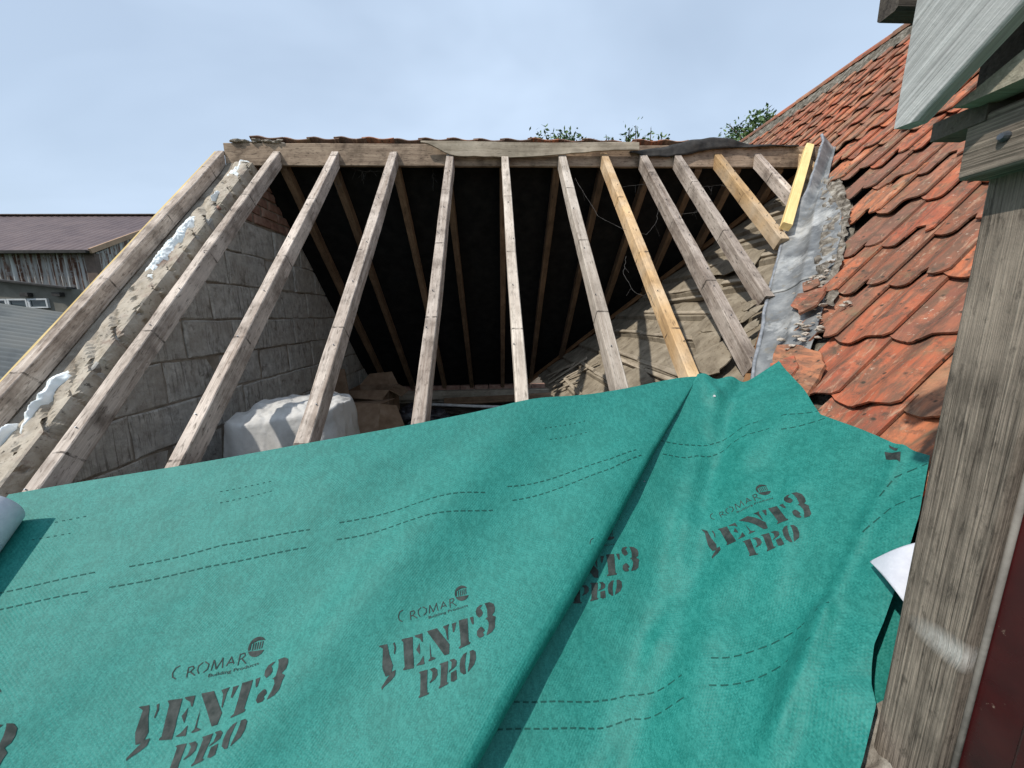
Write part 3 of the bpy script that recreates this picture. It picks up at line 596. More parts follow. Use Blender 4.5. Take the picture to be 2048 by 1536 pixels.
slab('tile_fragment', [on_r(1.72, 2.03, 0), on_r(1.735, 1.95, 0), on_r(1.70, 1.90, 0), on_r(1.67, 1.96, 0)], .03, 'tile_red', .012, .01, 'small red tile chip uppermost of the broken pieces on the lead', 'tile fragment', 'broken tile pieces by the lead')
rub = MB(); rr = random.Random(3)
for cx, cy, n_, sp_ in ((1.51, 1.74, 26, .05), (1.745, 1.985, 22, .035), (1.46, 1.66, 10, .03)):
    for _ in range(n_):
        x, y = cx+rr.gauss(0, sp_), cy+rr.gauss(0, sp_); ico(rub, on_r(x, y, .02+rr.random()*.02), rr.uniform(.006, .018), 1, (1.2, .9, .5), .6)
tag(rub.obj('mortar_rubble', 'chip'), kind='stuff', label='crumbled pale mortar chips strewn on the lead', cat='rubble')

# ------------------------------------------------------------------ rear slope
rs = thing('rear_roof_slope', (0, 3.6, 5.45), 'rear roof slope behind the ridge, its top row of pantiles just showing', 'roof slope')
mb = MB()
mb.prism([(-2.25, 3.535), (2.98, 3.535), (rvx(6.5)+.05, 6.5), (-2.25, 6.5)], lambda p: (p[0], p[1], zb(*p)+.004), lambda p: (p[0], p[1], zb(*p)+.014))
mb.obj('underlay', 'felt_black', rs)
BT = [tile_mesh('tile', 'tile_ridge', .235, s+50) for s in range(3)]
NBp, EYb = NB, Vector((0, -CS, SN))
for i in range(16):
    xx = -2.0+.235*i+.235
    yb_ = 3.548
    o_ = Vector((xx+random.uniform(-.008, .008), yb_, zb(0, yb_)+.132+random.uniform(-.006, .006)))-EYb*.40
    put('tile', random.choice(BT), rs, frame(o_, (-1, 0, 0), EYb, NBp) @ Matrix.Rotation(random.uniform(-.03, .03), 4, 'Z'))
lm = MB(); rr = random.Random(9)
for _ in range(46): ico(lm, (-2.14+rr.random()**1.6*.45, 3.54+rr.uniform(-.05, .05), 5.442+rr.random()**2*.03), rr.uniform(.006, .026), 1, (1.6, 1, .55), .9)
tag(lm.obj('ridge_mortar', 'mortar', rs), kind='stuff')

# ------------------------------------------------------------------ gable wall
gw = thing('gable_wall', (-2.1, 3.5, 2.6), 'grey block gable wall with red bricks at its peak under the left rafters', 'wall')
def clip(poly, f):
    out = []
    for a, b in zip(poly, poly[1:]+poly[:1]):
        fa, fb = f(a), f(b)
        if fa >= 0: out.append(a)
        if fa*fb < 0: t = fa/(fa-fb); out.append(lerp(a, b, t))
    return out
fcl = lambda p: zf(0, p[0])-.105-p[1]
bcl = lambda p: zb(0, p[0])-.03-p[1]
core = [(.3, 1.9), (6.3, 2.2), (6.3, 2.68), (3.53, zb(0, 3.53)-.06), (3.40, zf(0, 3.40)-.12), (.3, zf(0, .3)-.12)]
mb = MB(); mb.prism(core, lambda p: (-2.21, p[0], p[1]), lambda p: (-2.014, p[0], p[1])); mb.obj('mortar_core', 'mortar', gw)
rr = random.Random(4)
def piece(name, rect, mat, proud, rough):
    y0, y1, z0, z1 = rect
    n = 4; poly = []
    for (a, b) in (((y0, z0), (y1, z0)), ((y1, z0), (y1, z1)), ((y1, z1), (y0, z1)), ((y0, z1), (y0, z0))):
        for q in range(n): p = lerp(a, b, q/n); poly.append((p[0]+rr.uniform(-rough, rough), p[1]+rr.uniform(-rough, rough)))
    for f in (fcl, bcl): poly = clip(poly, f) if poly else poly
    if len(poly) < 3: return
    A = abs(sum(a[0]*b[1]-b[0]*a[1] for a, b in zip(poly, poly[1:]+poly[:1])))/2
    if A < .0016: return
    cy, cz = sum(p[0] for p in poly)/len(poly), sum(p[1] for p in poly)/len(poly); tl = rr.uniform(-.02, .02); tz = rr.uniform(-.02, .02)
    m = len(poly); k = .93 if A > .02 else .86
    X = lambda p: -2.0+proud+(p[0]-cy)*tl+(p[1]-cz)*tz
    vs = [(-2.03, *p) for p in poly]+[(X(p)-.007, *p) for p in poly]+[(X(p), cy+(p[0]-cy)*k, cz+(p[1]-cz)*k) for p in poly]
    fs = [(i, (i+1) % m, m+(i+1) % m, m+i) for i in range(m)]+[(m+i, m+(i+1) % m, 2*m+(i+1) % m, 2*m+i) for i in range(m)]+[tuple(range(2*m, 3*m))]
    vs = [(x, y-cy, z-cz) for x, y, z in vs]
    obj(name, vs, fs, mat, gw, Matrix.Translation((0, cy, cz)))
courses = [2.50, 2.74, 2.985, 3.23, 3.485, 3.745, 3.995, 4.255, 4.51, 4.775]
for i, (z0, z1) in enumerate(zip(courses, courses[1:])):
    y = .45+(.24 if i % 2 else .02)
    while y < 6.2:
        w = rr.uniform(.44, .485); piece('block', (y+.004, y+w-.004, z0+.004, z1-.005), 'block', rr.uniform(-.012, .004), .006); y += w
z = 4.785; i = 0
while z < 5.4:
    y = 2.7+(.12 if i % 2 else 0)
    while y < 4.2:
        w = rr.uniform(.235, .25); piece('brick', (y+.007, y+w-.007, z+.006, z+.083-.005), 'brick', rr.uniform(-.006, .004), .003); y += w
    z += .083; i += 1
def cap(u, v):
    y = .35+3.08*u; t = v
    if t < .62:
        q = t/.62; x = -2.31+.32*q; d = -.108+.046*sstep(.30, .62, q)+.012*q
    else:
        q = (t-.62)/.38; x = -1.99+.022*sin(q*pi)*.8; d = -.048-.012*q-.14*q
    p = Vector((x, y, zf(0, y)))+NF*d
    n = Vector((0, 0, 0)); a = 1
    h = noise.fractal(Vector((x*9, y*4.2, 0)), .9, 2.1, 5)*.015+noise.noise(Vector((x*3, y*1.3, 9)))*.014
    crack = noise.noise(Vector((y*7.5+.8*x*9, 2, 5))); h -= .026*max(0, 1-abs(crack)/.06)*sstep(.1, .4, v)
    return tuple(p+NF*h+(Vector((1, 0, 0))*h*1.2 if t > .5 else Vector()))
gv, gf = grid(230, 30, cap); obj('mortar_cap', gv, gf, 'cap', gw)
for cx, y0, y1, n_, r_ in ((-2.085, 3.26, 3.48, 120, .022), (-2.105, 2.36, 2.92, 210, .020), (-2.12, 1.66, 1.86, 110, .020), (-2.165, 1.61, 1.64, 10, .018), (-2.07, 3.03, 3.09, 14, .010)):
    hw = (.075 if y0 > 3.2 else .055 if y0 > 2 else .040) if y1-y0 > .1 else .02; L_ = y1-y0+.06
    def foam(u, v):
        y = y0-.03+L_*u; e = sin(pi*v)**.6*min(1, 4.5*u, 4.5*(1-u)); wq = hw*(.75+.5*noise.noise(Vector((y*9, cx*30, 1))))*min(1, 5*u+.15, 5*(1-u)+.15)
        x = cx+(v*2-1)*wq+.012*noise.noise(Vector((y*14, 2, cx*9)))+(.02 if y > 3.2 else 0)
        b = 0
        for fq, am in ((26, .016), (55, .009), (110, .004)): b += am*(1-1.6*abs(noise.noise(Vector((x*fq, y*fq, cx*fq)))))
        return tuple(Vector((x, y, zf(0, y)))+NF*(-.082+e*(.022+max(0, b))+(-.006 if e < .05 else 0)))
    gv, gf = grid(max(20, int(L_*260)), 30, foam)
    tag(obj('expanding_foam', gv, gf, 'foam', gw, smooth=True), 'white foam squeezed along the wall top')

# ------------------------------------------------------------------ rear wall
bw = thing('rear_wall', (0, 6.1, 2.6), 'low brick rear wall at the back of the dark loft', 'wall')
mb = MB(); mb.box((-2.2, 6.05, 2.2), (1.0, 6.25, 2.80)); mb.box((.2, 6.16, 2.2), (1.9, 6.3, 3.15)); mb.obj('core', 'mortar', bw)
x = -2.0; bme = None
while x < .95:
    mb = MB(); mb.box((x+.005, 6.035+rr.uniform(0, .008), 2.805), (x+.225, 6.14, 2.87+rr.uniform(-.006, .004))); mb.obj('brick', 'brick', bw); x += .235
beam('wall_plate', (-2.0, 6.01, 2.80), (1.1, 6.01, 2.79), .05, .14, (0, 0, 1), 'batten', bw)

# ------------------------------------------------------------------ old slope inside (the tiled roof's lower part, felted and battened)
os_ = thing('old_roof_slope', (1.4, 3.4, 3.8), 'old roof slope inside the loft, dusty brown felt crossed by broken battens', 'roof slope')
def old(u, v):
    x = .66+2.28*v; ya = max(.9, (x-1.333)/.965+1.804-.02); yb2 = 3.53+(2.971-x)/.9657
    y = ya+(yb2-ya)*u
    h = .014*noise.noise(Vector((x*4, y*2.5, 0)))+.006*noise.noise(Vector((x*14, y*9, 2)))+.034*(1-((x-.6)/.195) % 1)-.018
    return on_r(x+(.03*noise.noise(Vector((y*9, 0, 4))) if v == 0 else 0), y, -.03+h)
gv, gf = grid(110, 152, old)
fe = obj('felt', gv, gf, 'felt_dusty', os_); sm = fe.modifiers.new('thickness', 'SOLIDIFY'); sm.thickness = .006
BATS = [((1.814,3.95),(1.816,3.2)),((1.718,3.9),(1.736,3.0)),((2.03,3.53),(2.045,2.9)),((1.816,2.98),(1.828,2.55)),((2.021,2.95),(2.009,2.65)),((2.229,3.5),(2.219,3.05)),((1.603,4.0),(1.604,2.7)),((1.402,4.30),(1.419,3.026)),((1.419,2.99),(1.40,2.35)),((1.234,3.75),(1.205,2.25)),((1.175,3.55),(1.17,2.3)),((1.023,4.45),(1.023,3.3)),((.834,4.40),(.833,3.5)),((1.60,2.50),(1.61,2.28)),((2.42,3.4),(2.42,3.08)),((2.6,3.55),(2.6,3.25))]
for (a, b_) in BATS:
    n_ = 1 if abs(a[1]-b_[1]) < 1.0 else 2
    A, B = Vector(on_r(a[0]+random.uniform(-.012, .012), a[1], -.002)), Vector(on_r(b_[0]+random.uniform(-.012, .012), b_[1], -.002))
    if n_ == 1: beam('batten', A+NR*.012, B+NR*.012, .038, .036, NR, 'batten', os_, jit=.004)
    else:
        k = random.uniform(.4, .6); m1 = A.lerp(B, k)
        beam('batten', A+NR*.012, m1+NR*.016, .038, .036, NR, 'batten', os_, jit=.004); beam('batten', A.lerp(B, k+.02)-Vector((.004, 0, .004)), B+NR*.01, .036, .034, NR, 'batten', os_, jit=.004)
for a, b_ in (((.70, 4.80), (1.08, 4.33)), ((.71, 4.50), (1.09, 3.85)), ((.72, 5.0), (.95, 4.75)), ((.76, 4.6), (1.0, 4.1)), ((.69, 4.3), (.9, 3.9)), ((.74, 5.2), (.98, 4.55))):
    beam('splintered_lath', on_r(*a, .012), on_r(*b_, .016), random.uniform(.025, .045), .012, NR, 'batten', os_, jit=.006)
def felt_piece(pts, h):
    c = [sum(p[i] for p in pts)/len(pts) for i in (0, 1)]; mb = MB(); rim = []
    for p, q in zip(pts, pts[1:]+pts[:1]):
        for t in (0, .25, .5, .75): r = lerp(p, q, t); rim.append((r[0]+random.uniform(-.012, .012), r[1]+random.uniform(-.012, .012)))
    n_ = len(rim); vs = [on_r(*p, h+.02*noise.noise(Vector((p[0]*9, p[1]*9, 1)))) for p in rim]+[on_r(*lerp(p, c, .5), h+.012) for p in rim]+[on_r(*c, h+.014)]
    fs = [(i, (i+1) % n_, n_+(i+1) % n_, n_+i) for i in range(n_)]+[(n_+i, n_+(i+1) % n_, 2*n_) for i in range(n_)]
    o = obj('torn_felt', vs, fs, 'felt_dusty', os_); sm = o.modifiers.new('thickness', 'SOLIDIFY'); sm.thickness = .007
felt_piece([(1.489, 2.675), (1.676, 2.608), (1.61, 2.323), (1.564, 2.261), (1.46, 2.277), (1.456, 2.596)], .02)
felt_piece([(1.295, 2.327), (1.442, 2.164), (1.342, 2.008), (1.246, 1.964), (1.192, 2.225)], .03)
felt_piece([(1.421, 2.609), (1.488, 2.339), (1.402, 2.239), (1.303, 2.327)], .012)
felt_piece([(1.95, 3.5), (2.10, 3.3), (2.05, 2.85), (1.93, 2.8), (1.90, 3.2)], .0)
felt_piece([(1.05, 3.3), (1.17, 2.9), (1.10, 2.5), (.95, 2.7)], .0)
for a, b_ in (((1.53, 2.24), (1.62, 2.20)), ((1.44, 2.13), (1.52, 2.10)), ((1.60, 2.33), (1.67, 2.28)), ((1.36, 2.05), (1.42, 1.99))):
    felt_piece([a, lerp(a, b_, .5), b_, (b_[0]-.02, b_[1]-.06), (a[0]-.03, a[1]-.05)], .035)

# ------------------------------------------------------------------ stored things in the loft
def cloth(u, v):
    a = 2*pi*u; cx, cy, zt = -1.43, 2.62, 3.44
    c_, s_ = cos(a), sin(a); k = 1/max(abs(c_)/.36, abs(s_)/.30)**1.0
    k = (abs(c_/.36)**4+abs(s_/.30)**4)**-.25
    if v < .45:
        q = v/.45; r = k*q; z = zt-.035*q**4-.10*(.5-.5*c_)*q*q+.035*noise.noise(Vector((c_*q*2.4, s_*q*2.4, 1)))+.018*abs(noise.noise(Vector((c_*q*5, s_*q*5, 5))))
    else:
        q = (v-.45)/.55; r = k*(1+.22*q+.10*q*noise.noise(Vector((c_*4.5, s_*4.5, q*1.2)))+(.035*sin(a*9+3*noise.noise(Vector((c_*2, s_*2, 2))))+.03*noise.noise(Vector((c_*9, s_*9, q*2))))*q**.7); z = zt-.035-.10*(.5-.5*c_)-.82*q
    x, y = cx+r*c_, cy+r*s_
    f = noise.ridged_multi_fractal(Vector((x*4.5, y*4.5, z*3.5)), .9, 2.1, 4, 1, 2)-1.0
    g = noise.noise(Vector((x*9, y*9, z*5)))
    kk = .009*f+.012*g
    return (x+kk*c_*min(1, v*2), y+kk*s_*min(1, v*2), z+kk*(1.2 if v < .5 else .5))
gv, gf = grid(220, 100, cloth); ds = obj('dust_sheet', gv, gf, 'sheet', smooth=True)
tag(ds, 'crumpled white dust sheet draped over something stored beside the block wall', 'dust sheet')
# an old sack ring showing at the sheet's foot
sk = MB(); sk.tube([(-1.62, 2.17, 3.05), (-1.55, 2.15, 3.12), (-1.42, 2.14, 3.155), (-1.28, 2.14, 3.165), (-1.15, 2.16, 3.13)], [.05, .062, .066, .062, .045], 10)
sk.tube([(-1.4, 2.16, 2.6), (-1.4, 2.16, 3.1)], [.2, .16], 12)
tag(sk.obj('sack', 'batten', smooth=True), 'brown sack tucked against the foot of the white dust sheet', 'sack')
# cardboard box with flaps
cbx = thing('cardboard_box', (-1.62, 4.9, 2.6), 'open brown cardboard box with raised flaps against the block wall', 'box')
def panel(name, a, b_, c, d, parent, mat='cardboard', th=.006):
    o = obj(name, *grid(3, 3, lambda u, v: tuple(Vector(a).lerp(Vector(b_), u).lerp(Vector(d).lerp(Vector(c), u), v)+Vector((0, 0, nz((u*3, v*3, a[0]), 1, .006))))), mat, parent); sm = o.modifiers.new('thickness', 'SOLIDIFY'); sm.thickness = th; return o
x0, x1, y0, y1, z0, z1 = -1.88, -1.36, 4.7, 5.15, 2.6, 3.08
panel('front_panel', (x0, y0, z0), (x1, y0, z0), (x1, y0, z1), (x0, y0, z1), cbx); panel('side_panel', (x1, y0, z0), (x1, y1, z0), (x1, y1, z1), (x1, y0, z1), cbx)
panel('back_panel', (x0, y1, z0), (x1, y1, z0), (x1, y1, z1), (x0, y1, z1), cbx); panel('side_panel', (x0, y0, z0), (x0, y1, z0), (x0, y1, z1), (x0, y0, z1), cbx)
panel('flap', (x0, y1, z1), (x1, y1, z1), (x1-.1, y1+.1, z1+.16), (x0+.12, y1+.06, z1+.14), cbx); panel('flap', (x1, y0, z1), (x1, y1, z1), (x1+.16, y1-.08, z1-.08), (x1+.14, y0+.06, z1-.10), cbx); panel('flap', (x0, y0, z1), (x1, y0, z1), (x1-.05, y0-.14, z1-.10), (x0+.08, y0-.15, z1-.06), cbx)
lb = panel('board', (-2.0, 4.35, 2.6), (-1.62, 4.2, 2.6), (-1.78, 4.42, 3.40), (-1.97, 4.45, 3.44), None, 'cardboard', .012); tag(lb, 'brown board leaning on the block wall behind the dust sheet', 'board')
fb_ = thing('flattened_box', (-1.3, 3.9, 2.6), 'crushed brown cardboard lying to the right of the dust sheet', 'box')
panel('panel', (-1.68, 3.6, 2.62), (-1.20, 3.55, 2.62), (-1.26, 4.0, 3.07), (-1.80, 4.05, 3.09), fb_); panel('panel', (-1.20, 3.56, 2.62), (-.92, 3.9, 2.62), (-1.12, 4.12, 3.02), (-1.27, 4.0, 3.07), fb_); panel('panel', (-1.80, 4.05, 3.09), (-1.26, 4.0, 3.07), (-1.2, 4.35, 3.05), (-1.7, 4.4, 3.0), fb_)
bp = MB(); rr = random.Random(12)
for _ in range(16): ico(bp, (-.98+rr.gauss(0, .12), 4.55+rr.gauss(0, .12), 2.72+rr.random()*.16), rr.uniform(.06, .12), 2, (1.2, 1, .7), .9)
tag(bp.obj('plastic_bag', 'black_plastic', smooth=True), 'crumpled black polythene bag in front of the rear wall', 'bag')
pp = MB(); pp.tube([(-1.02, 5.3, 2.745), (-.4, 5.32, 2.70), (.30, 5.35, 2.65)], .022, 10); tag(pp.obj('pipe', 'white_plastic', smooth=True), 'thin white plastic pipe lying across the loft floor', 'pipe')
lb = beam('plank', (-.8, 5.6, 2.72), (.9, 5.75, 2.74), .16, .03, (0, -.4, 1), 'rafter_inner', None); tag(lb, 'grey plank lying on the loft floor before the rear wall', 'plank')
db = MB()
for _ in range(60): ico(db, (rr.uniform(-.9, .8), rr.uniform(4.6, 5.9), 2.61+rr.random()*.03), rr.uniform(.02, .05), 1, (1.4, 1, .4), .8)
tag(db.obj('debris', 'floor'), 'dark debris strewn over the loft floor', 'debris', None, 'stuff')
# cobwebs hanging below the rafters
WEBS = [('long dusty cobweb sagging in a loop behind the orange rafter', [[(.686, 3.289, 5.101), (.771, 2.885, 4.711), (.924, 2.758, 4.588), (1.08, 2.712, 4.544), (1.188, 2.819, 4.647), (1.285, 3.021, 4.843)], [(1.285, 3.021, 4.843), (1.27, 2.884, 4.71), (1.407, 2.9, 4.725), (1.532, 2.917, 4.742), (1.608, 3.021, 4.843)]]),
 ('thin cobweb curling low in the dark behind the orange rafter', [[(.878, 2.531, 4.369), (.817, 2.405, 4.247), (.845, 2.288, 4.135), (.886, 2.255, 4.102), (.935, 2.276, 4.123)], [(.935, 2.28, 4.125), (.95, 2.15, 3.99), (.98, 2.02, 3.87)]]),
 ('wispy cobweb strung high between the right rafters', [[(1.60, 3.16, 4.97), (1.732, 3.191, 5.007), (1.871, 3.211, 5.026), (1.95, 3.172, 4.988)], [(1.0, 3.2, 5.0), (1.2, 3.22, 5.03), (1.33, 3.26, 5.05)]]),
 ('matted cobweb under the ridge board between the left rafters', [[(-1.373, 3.6, 5.22), (-1.363, 3.6, 5.137), (-1.325, 3.6, 5.144), (-1.312, 3.6, 5.22)], [(-1.173, 3.6, 5.283), (-1.117, 3.6, 5.232), (-1.057, 3.6, 5.27)], [(-1.123, 3.6, 5.255), (-1.132, 3.6, 5.151)], [(-.518, 3.6, 5.271), (-.522, 3.6, 5.096)], [(-1.2, 3.55, 5.26), (-1.1, 3.55, 5.235), (-.95, 3.55, 5.24), (-.84, 3.55, 5.26)]])]
for lab, strands in WEBS:
    cw = thing('cobweb', strands[0][0], lab, 'cobweb', 'cobwebs in the loft')
    for st in strands:
        mb = MB(); pts = []
        for a, b_ in zip(st, st[1:]):
            for q in range(6): p = Vector(a).lerp(Vector(b_), q/6); pts.append(p+Vector((nz(p, 30, .010), nz(p+Vector((9, 0, 0)), 30, .006), nz(p+Vector((0, 9, 0)), 30, .006))))
        pts.append(Vector(st[-1])); mb.tube(pts, .0010, 4)
        for _ in range(3):
            i = rr.randrange(len(pts)-4); q = pts[i]; mb.tube([q, q+Vector((rr.uniform(-.05, .05), rr.uniform(-.03, .03), -rr.uniform(.02, .08)))], .0007, 3)
        mb.obj('strand', 'web', cw)

# ------------------------------------------------------------------ green membrane
def fpt(t): return (FA[0]+t*(FB[0]-FA[0]), FA[1]+t*(FB[1]-FA[1]))
FD = Vector((FB[0]-FA[0], FB[1]-FA[1])).normalized(); FRt = Vector((-FD.y, FD.x)) 
if FRt.x < 0: FRt = -FRt                         # unit vector in plan, to the right of the fold
NV, TM = 130, 1.34
TOP = [FA, (1.05, 1.735), (1.15, 1.715), (1.30, 1.64), (1.235, 1.43), (1.16, 1.24), (1.15, 1.05), (1.147, .885)]
RGT = [(1.147, .885), (1.013, .779), (.892, .701), (.84, .671), (.80, .648), (.775, .625), (.752, .60), (.736, .573), (.675, .529), (.617, .492), (.50, .40)]
rows = []
XL = -1.86
for j in range(NV+1):
    v = j/NV; t = v*TM; pf = fpt(t); yl = (1.41+.126*(XL+1.79))*(1-v)+.36*v
    row = []
    NL = 150
    for i in range(NL+1):
        u = 1-(1-i/NL)**1.35
        x = XL+(pf[0]-XL)*u; y = yl+(pf[1]-yl)*u
        row.append((x, y, z_left(x, y)))
    tt = min(t, 1.3); r = .005+.036*min(1, tt*1.4); ez = NF
    top = Vector(row[-1])
    rt = Vector((FRt.x, FRt.y, K*FRt.y)).normalized()
    base = Vector((pf[0]-FRt.x*.07*tt, pf[1]-FRt.y*.07*tt, 0)); base.z = z_right(base.x, base.y)+.002
    for a in range(1, 9):
        th = pi/2-pi*a/8; row.append(tuple(top+rt*(r*cos(th))+ez*(r*sin(th)-r)))
    e = Vector(row[-1])
    for q in (.35, .7): row.append(tuple(e.lerp(base, q)))
    q0 = (base.x, base.y)
    rows.append((row, q0))
Q = [r[1] for r in rows]
BOT = [Q[-1], (.15, .42), (.50, .40)]
NR_ = 130
verts = []
for j, (row, q0) in enumerate(rows):
    v = j/NV; rp = poly_at(RGT, v)
    for i in range(NR_+1):
        u = i/NR_; tp_ = poly_at(TOP, u); bp_ = poly_at(BOT, u)
        c = [(1-v)*tp_[k]+v*bp_[k]+(1-u)*q0[k]+u*rp[k]-((1-u)*(1-v)*Q[0][k]+u*(1-v)*TOP[-1][k]+(1-u)*v*Q[-1][k]+u*v*RGT[-1][k]) for k in (0, 1)]
        z = z_right(*c)
        row.append((c[0], c[1], z))
W_ = len(rows[0][0])
verts = [p for r, _ in rows for p in r]
faces = [(j*W_+i, (j+1)*W_+i, (j+1)*W_+i+1, j*W_+i+1) for j in range(NV) for i in range(W_-1)]
mem = obj('roofing_membrane', verts, faces, 'membrane', smooth=True)
tag(mem, 'green breather membrane draped over the rafters, folded along its middle and printed in black', 'roofing membrane')
def local_m(M_, p): return (M_[0][0]*p[0]+M_[0][1]*p[1]+M_[0][2], M_[1][0]*p[0]+M_[1][1]*p[1]+M_[1][2])
def printed(name, polys, fn, mat, zfun, off=.0016, maxe=.012, keep=None):
    bm = bmesh.new()
    for poly in polys:
        vs = [bm.verts.new((p[0], p[1], 0)) for p in poly]
        try: bm.faces.new(vs)
        except Exception: pass
    bmesh.ops.triangulate(bm, faces=bm.faces[:])
    for _ in range(4):
        es = [e for e in bm.edges if e.calc_length() > maxe]
        if not es: break
        bmesh.ops.subdivide_edges(bm, edges=es, cuts=1); bmesh.ops.triangulate(bm, faces=bm.faces[:])
    for v in bm.verts:
        x, y = fn((v.co.x, v.co.y)); v.co = Vector((x, y, zfun(x, y)))+NF*off
    if keep:
        dl = [f for f in bm.faces if not all(keep(v.co) for v in f.verts)]; bmesh.ops.delete(bm, geom=dl, context='FACES')
    for f in bm.faces:
        f.normal_update()
        if f.normal.z < 0: f.normal_flip()
    me = bpy.data.meshes.new(name); bm.to_mesh(me); bm.free(); me.materials.append(M[mat]); return put(name, me, mem, Matrix.Identity(4))
def stroke(pts, w):
    out = []
    for a, b_ in zip(pts, pts[1:]):
        d = Vector((b_[0]-a[0], b_[1]-a[1])); L = d.length
        if L < 1e-6: continue
        n_ = Vector((-d.y, d.x))/L*w/2; e = d/L*w*.25
        out.append([(a[0]-e.x+n_.x, a[1]-e.y+n_.y), (a[0]-e.x-n_.x, a[1]-e.y-n_.y), (b_[0]+e.x-n_.x, b_[1]+e.y-n_.y), (b_[0]+e.x+n_.x, b_[1]+e.y+n_.y)])
    return out
mm = lambda L: [[(p[0]/1000, p[1]/1000) for p in q] for q in L]
GL, EM, ST = mm(GLYPHS), mm(EMBLEM), mm(STROKES)
SM = []
tcv = bpy.data.curves.new('small_print', 'FONT'); tcv.body = 'Building Products'; tcv.size = .0165
tob = bpy.data.objects.new('small_print', tcv); COL.objects.link(tob)
bpy.context.view_layer.update()
tme = tob.evaluated_get(bpy.context.evaluated_depsgraph_get()).to_mesh()
wtx = max(v.co.x for v in tme.vertices)
for p in tme.polygons: SM.append([(.0833+tme.vertices[i].co.x*.126/wtx, .1215+tme.vertices[i].co.y*.7) for i in p.vertices])
tob.to_mesh_clear(); bpy.data.objects.remove(tob); bpy.data.curves.remove(tcv)
ALL = GL+EM+[q for s in ST for q in stroke(s, .0025)]+SM
MA = [[1.1444, -.1882, -.9473], [.0932, .7374, .8727]]; MBm = [[.9821, -.1881, -.287], [.1353, .7065, .9273]]
MC = [[1.0256, -.0114, .2026], [.0278, .5656, 1.1278]]; MD = [[.6165, .1534, .7562], [-.4603, .8627, 1.0873]]
ME = [[1.1444, -.1882, -.9473-.70], [.0932, .7374, .8727-.075]]
for M_ in (MA, MBm, ME): printed('printed_logo', ALL, lambda p, M_=M_: local_m(M_, p), 'ink', z_left, keep=(lambda c: c.x > XL+.02))
printed('printed_logo', ALL, lambda p: local_m(MD, p), 'ink', z_right)
printed('printed_logo', ALL, lambda p: local_m(MC, p), 'ink', z_right, keep=lambda c: fold_ts(c.x, c.y)[1] < .05)
CR = [q for s in ST[:4] for q in stroke(s, .0021)]
printed('printed_logo', CR, lambda p: (.3114+(p[0]+.0078)*1.0, 1.1479+(p[1]-.1466)*.72+.18*(p[0]+.0078)), 'ink', z_left, keep=lambda c: fold_ts(c.x, c.y)[1] > .004)
LNL = [[(-1.717,1.137),(-1.552,1.157),(-1.367,1.183)],[(-1.265,1.197),(-.991,1.239),(-.686,1.262)],[(-.584,1.278),(-.315,1.31),(-.051,1.334)],[(.037,1.36),(.309,1.388),(.452,1.395),(.565,1.418)],
 [(-1.681,1.102),(-1.516,1.12),(-1.348,1.141)],[(-1.293,1.15),(-.999,1.192),(-.679,1.22)],[(-.58,1.236),(-.307,1.257),(-.023,1.29)],[(.054,1.321),(.3,1.345),(.442,1.36),(.579,1.399)],
 [(-1.056,1.357),(-.872,1.379)],[(-1.074,1.389),(-.878,1.413)],[(.209,1.55),(.39,1.574)],[(.226,1.512),(.402,1.528)],[(-1.613,1.315),(-1.506,1.332)],[(-1.649,1.27),(-1.536,1.285)]]
LNR = [[(.70,1.498),(.866,1.477),(.971,1.472),(1.072,1.411)],[(1.108,1.354),(1.176,1.249)],[(.693,1.453),(.826,1.438),(.967,1.429),(1.055,1.343)],[(1.074,1.305),(1.163,1.201)],[(-.096,.913),(-.008,.908),(.183,.899),(.362,.898),(.501,.855)],[(-.095,.872),(-.009,.866),(.176,.856),(.361,.851),(.491,.806)],[(.573,.84),(.69,.786),(.796,.757)],[(.542,.793),(.62,.75),(.722,.719)],[(1.027,.886),(1.083,.902),(1.128,.874)],[(.943,.838),(1.016,.842),(1.06,.819)]]
for lines, zfn in ((LNL, z_left), (LNR, z_right)):
    for n_, ln in enumerate(lines):
        L = sum(dist(a, b_) for a, b_ in zip(ln, ln[1:])); ps = []; faint = zfn is z_left and n_ >= 8
        dash, gap = (.0155, .0105) if not faint else (.007, .015)
        d = 0
        while d < L:
            a, b_ = poly_at(ln, d/L), poly_at(ln, min(1, (d+dash)/L)); ps += stroke([a, b_], .0030 if not faint else .0022); d += dash+gap
        printed('printed_line', ps, lambda p: p, 'ink_line', zfn, off=.0014, keep=(lambda c: fold_ts(c.x, c.y)[1] < .055) if zfn is z_right else None)
printed('printed_mark', [[(1.125, 0.979), (1.13, 0.942), (1.11, 0.922), (1.111, 0.959)], [(1.141, 0.985), (1.138, 0.956), (1.132, 0.955), (1.136, 0.977)]], lambda p: p, 'ink', z_right)
nm = MB()
for (x, y, zz) in ((.997, 1.62, z_right), (.975, 1.722, z_left)):
    p = Vector((x, y, zz(x, y))); nm.tube([p-NF*.004, p+NF*.0022], .0055, 10)
nm.obj('nail_heads', 'white_paint', mem)['kind'] = 'stuff'
# rolled white end of the sheet at the left
RC = Vector((-1.77, 0, 0)); gvv = []
def roll(u, v):
    y = .45+.895*v; th = -pi*.5+u*2*pi*1.35; r = .078-.014*u+.004*sin(v*7+u*3)
    c = Vector((-1.742-.03*v, y, zf(0, y)))+NF*.085
    p = c+Vector((1, 0, 0))*(r*cos(th))+NF*(r*sin(th))
    return tuple(p+Vector((0, CS, SN))*(.03*sin(th)*(v > .98)+.012*sin(u*9)*(v > .97)))
gv, gf = grid(60, 30, roll)
o = obj('rolled_end', gv, gf, 'membrane_white', mem, smooth=True); sm = o.modifiers.new('thickness', 'SOLIDIFY'); sm.thickness = .0015
o['label'] = 'white rolled up end of the membrane'
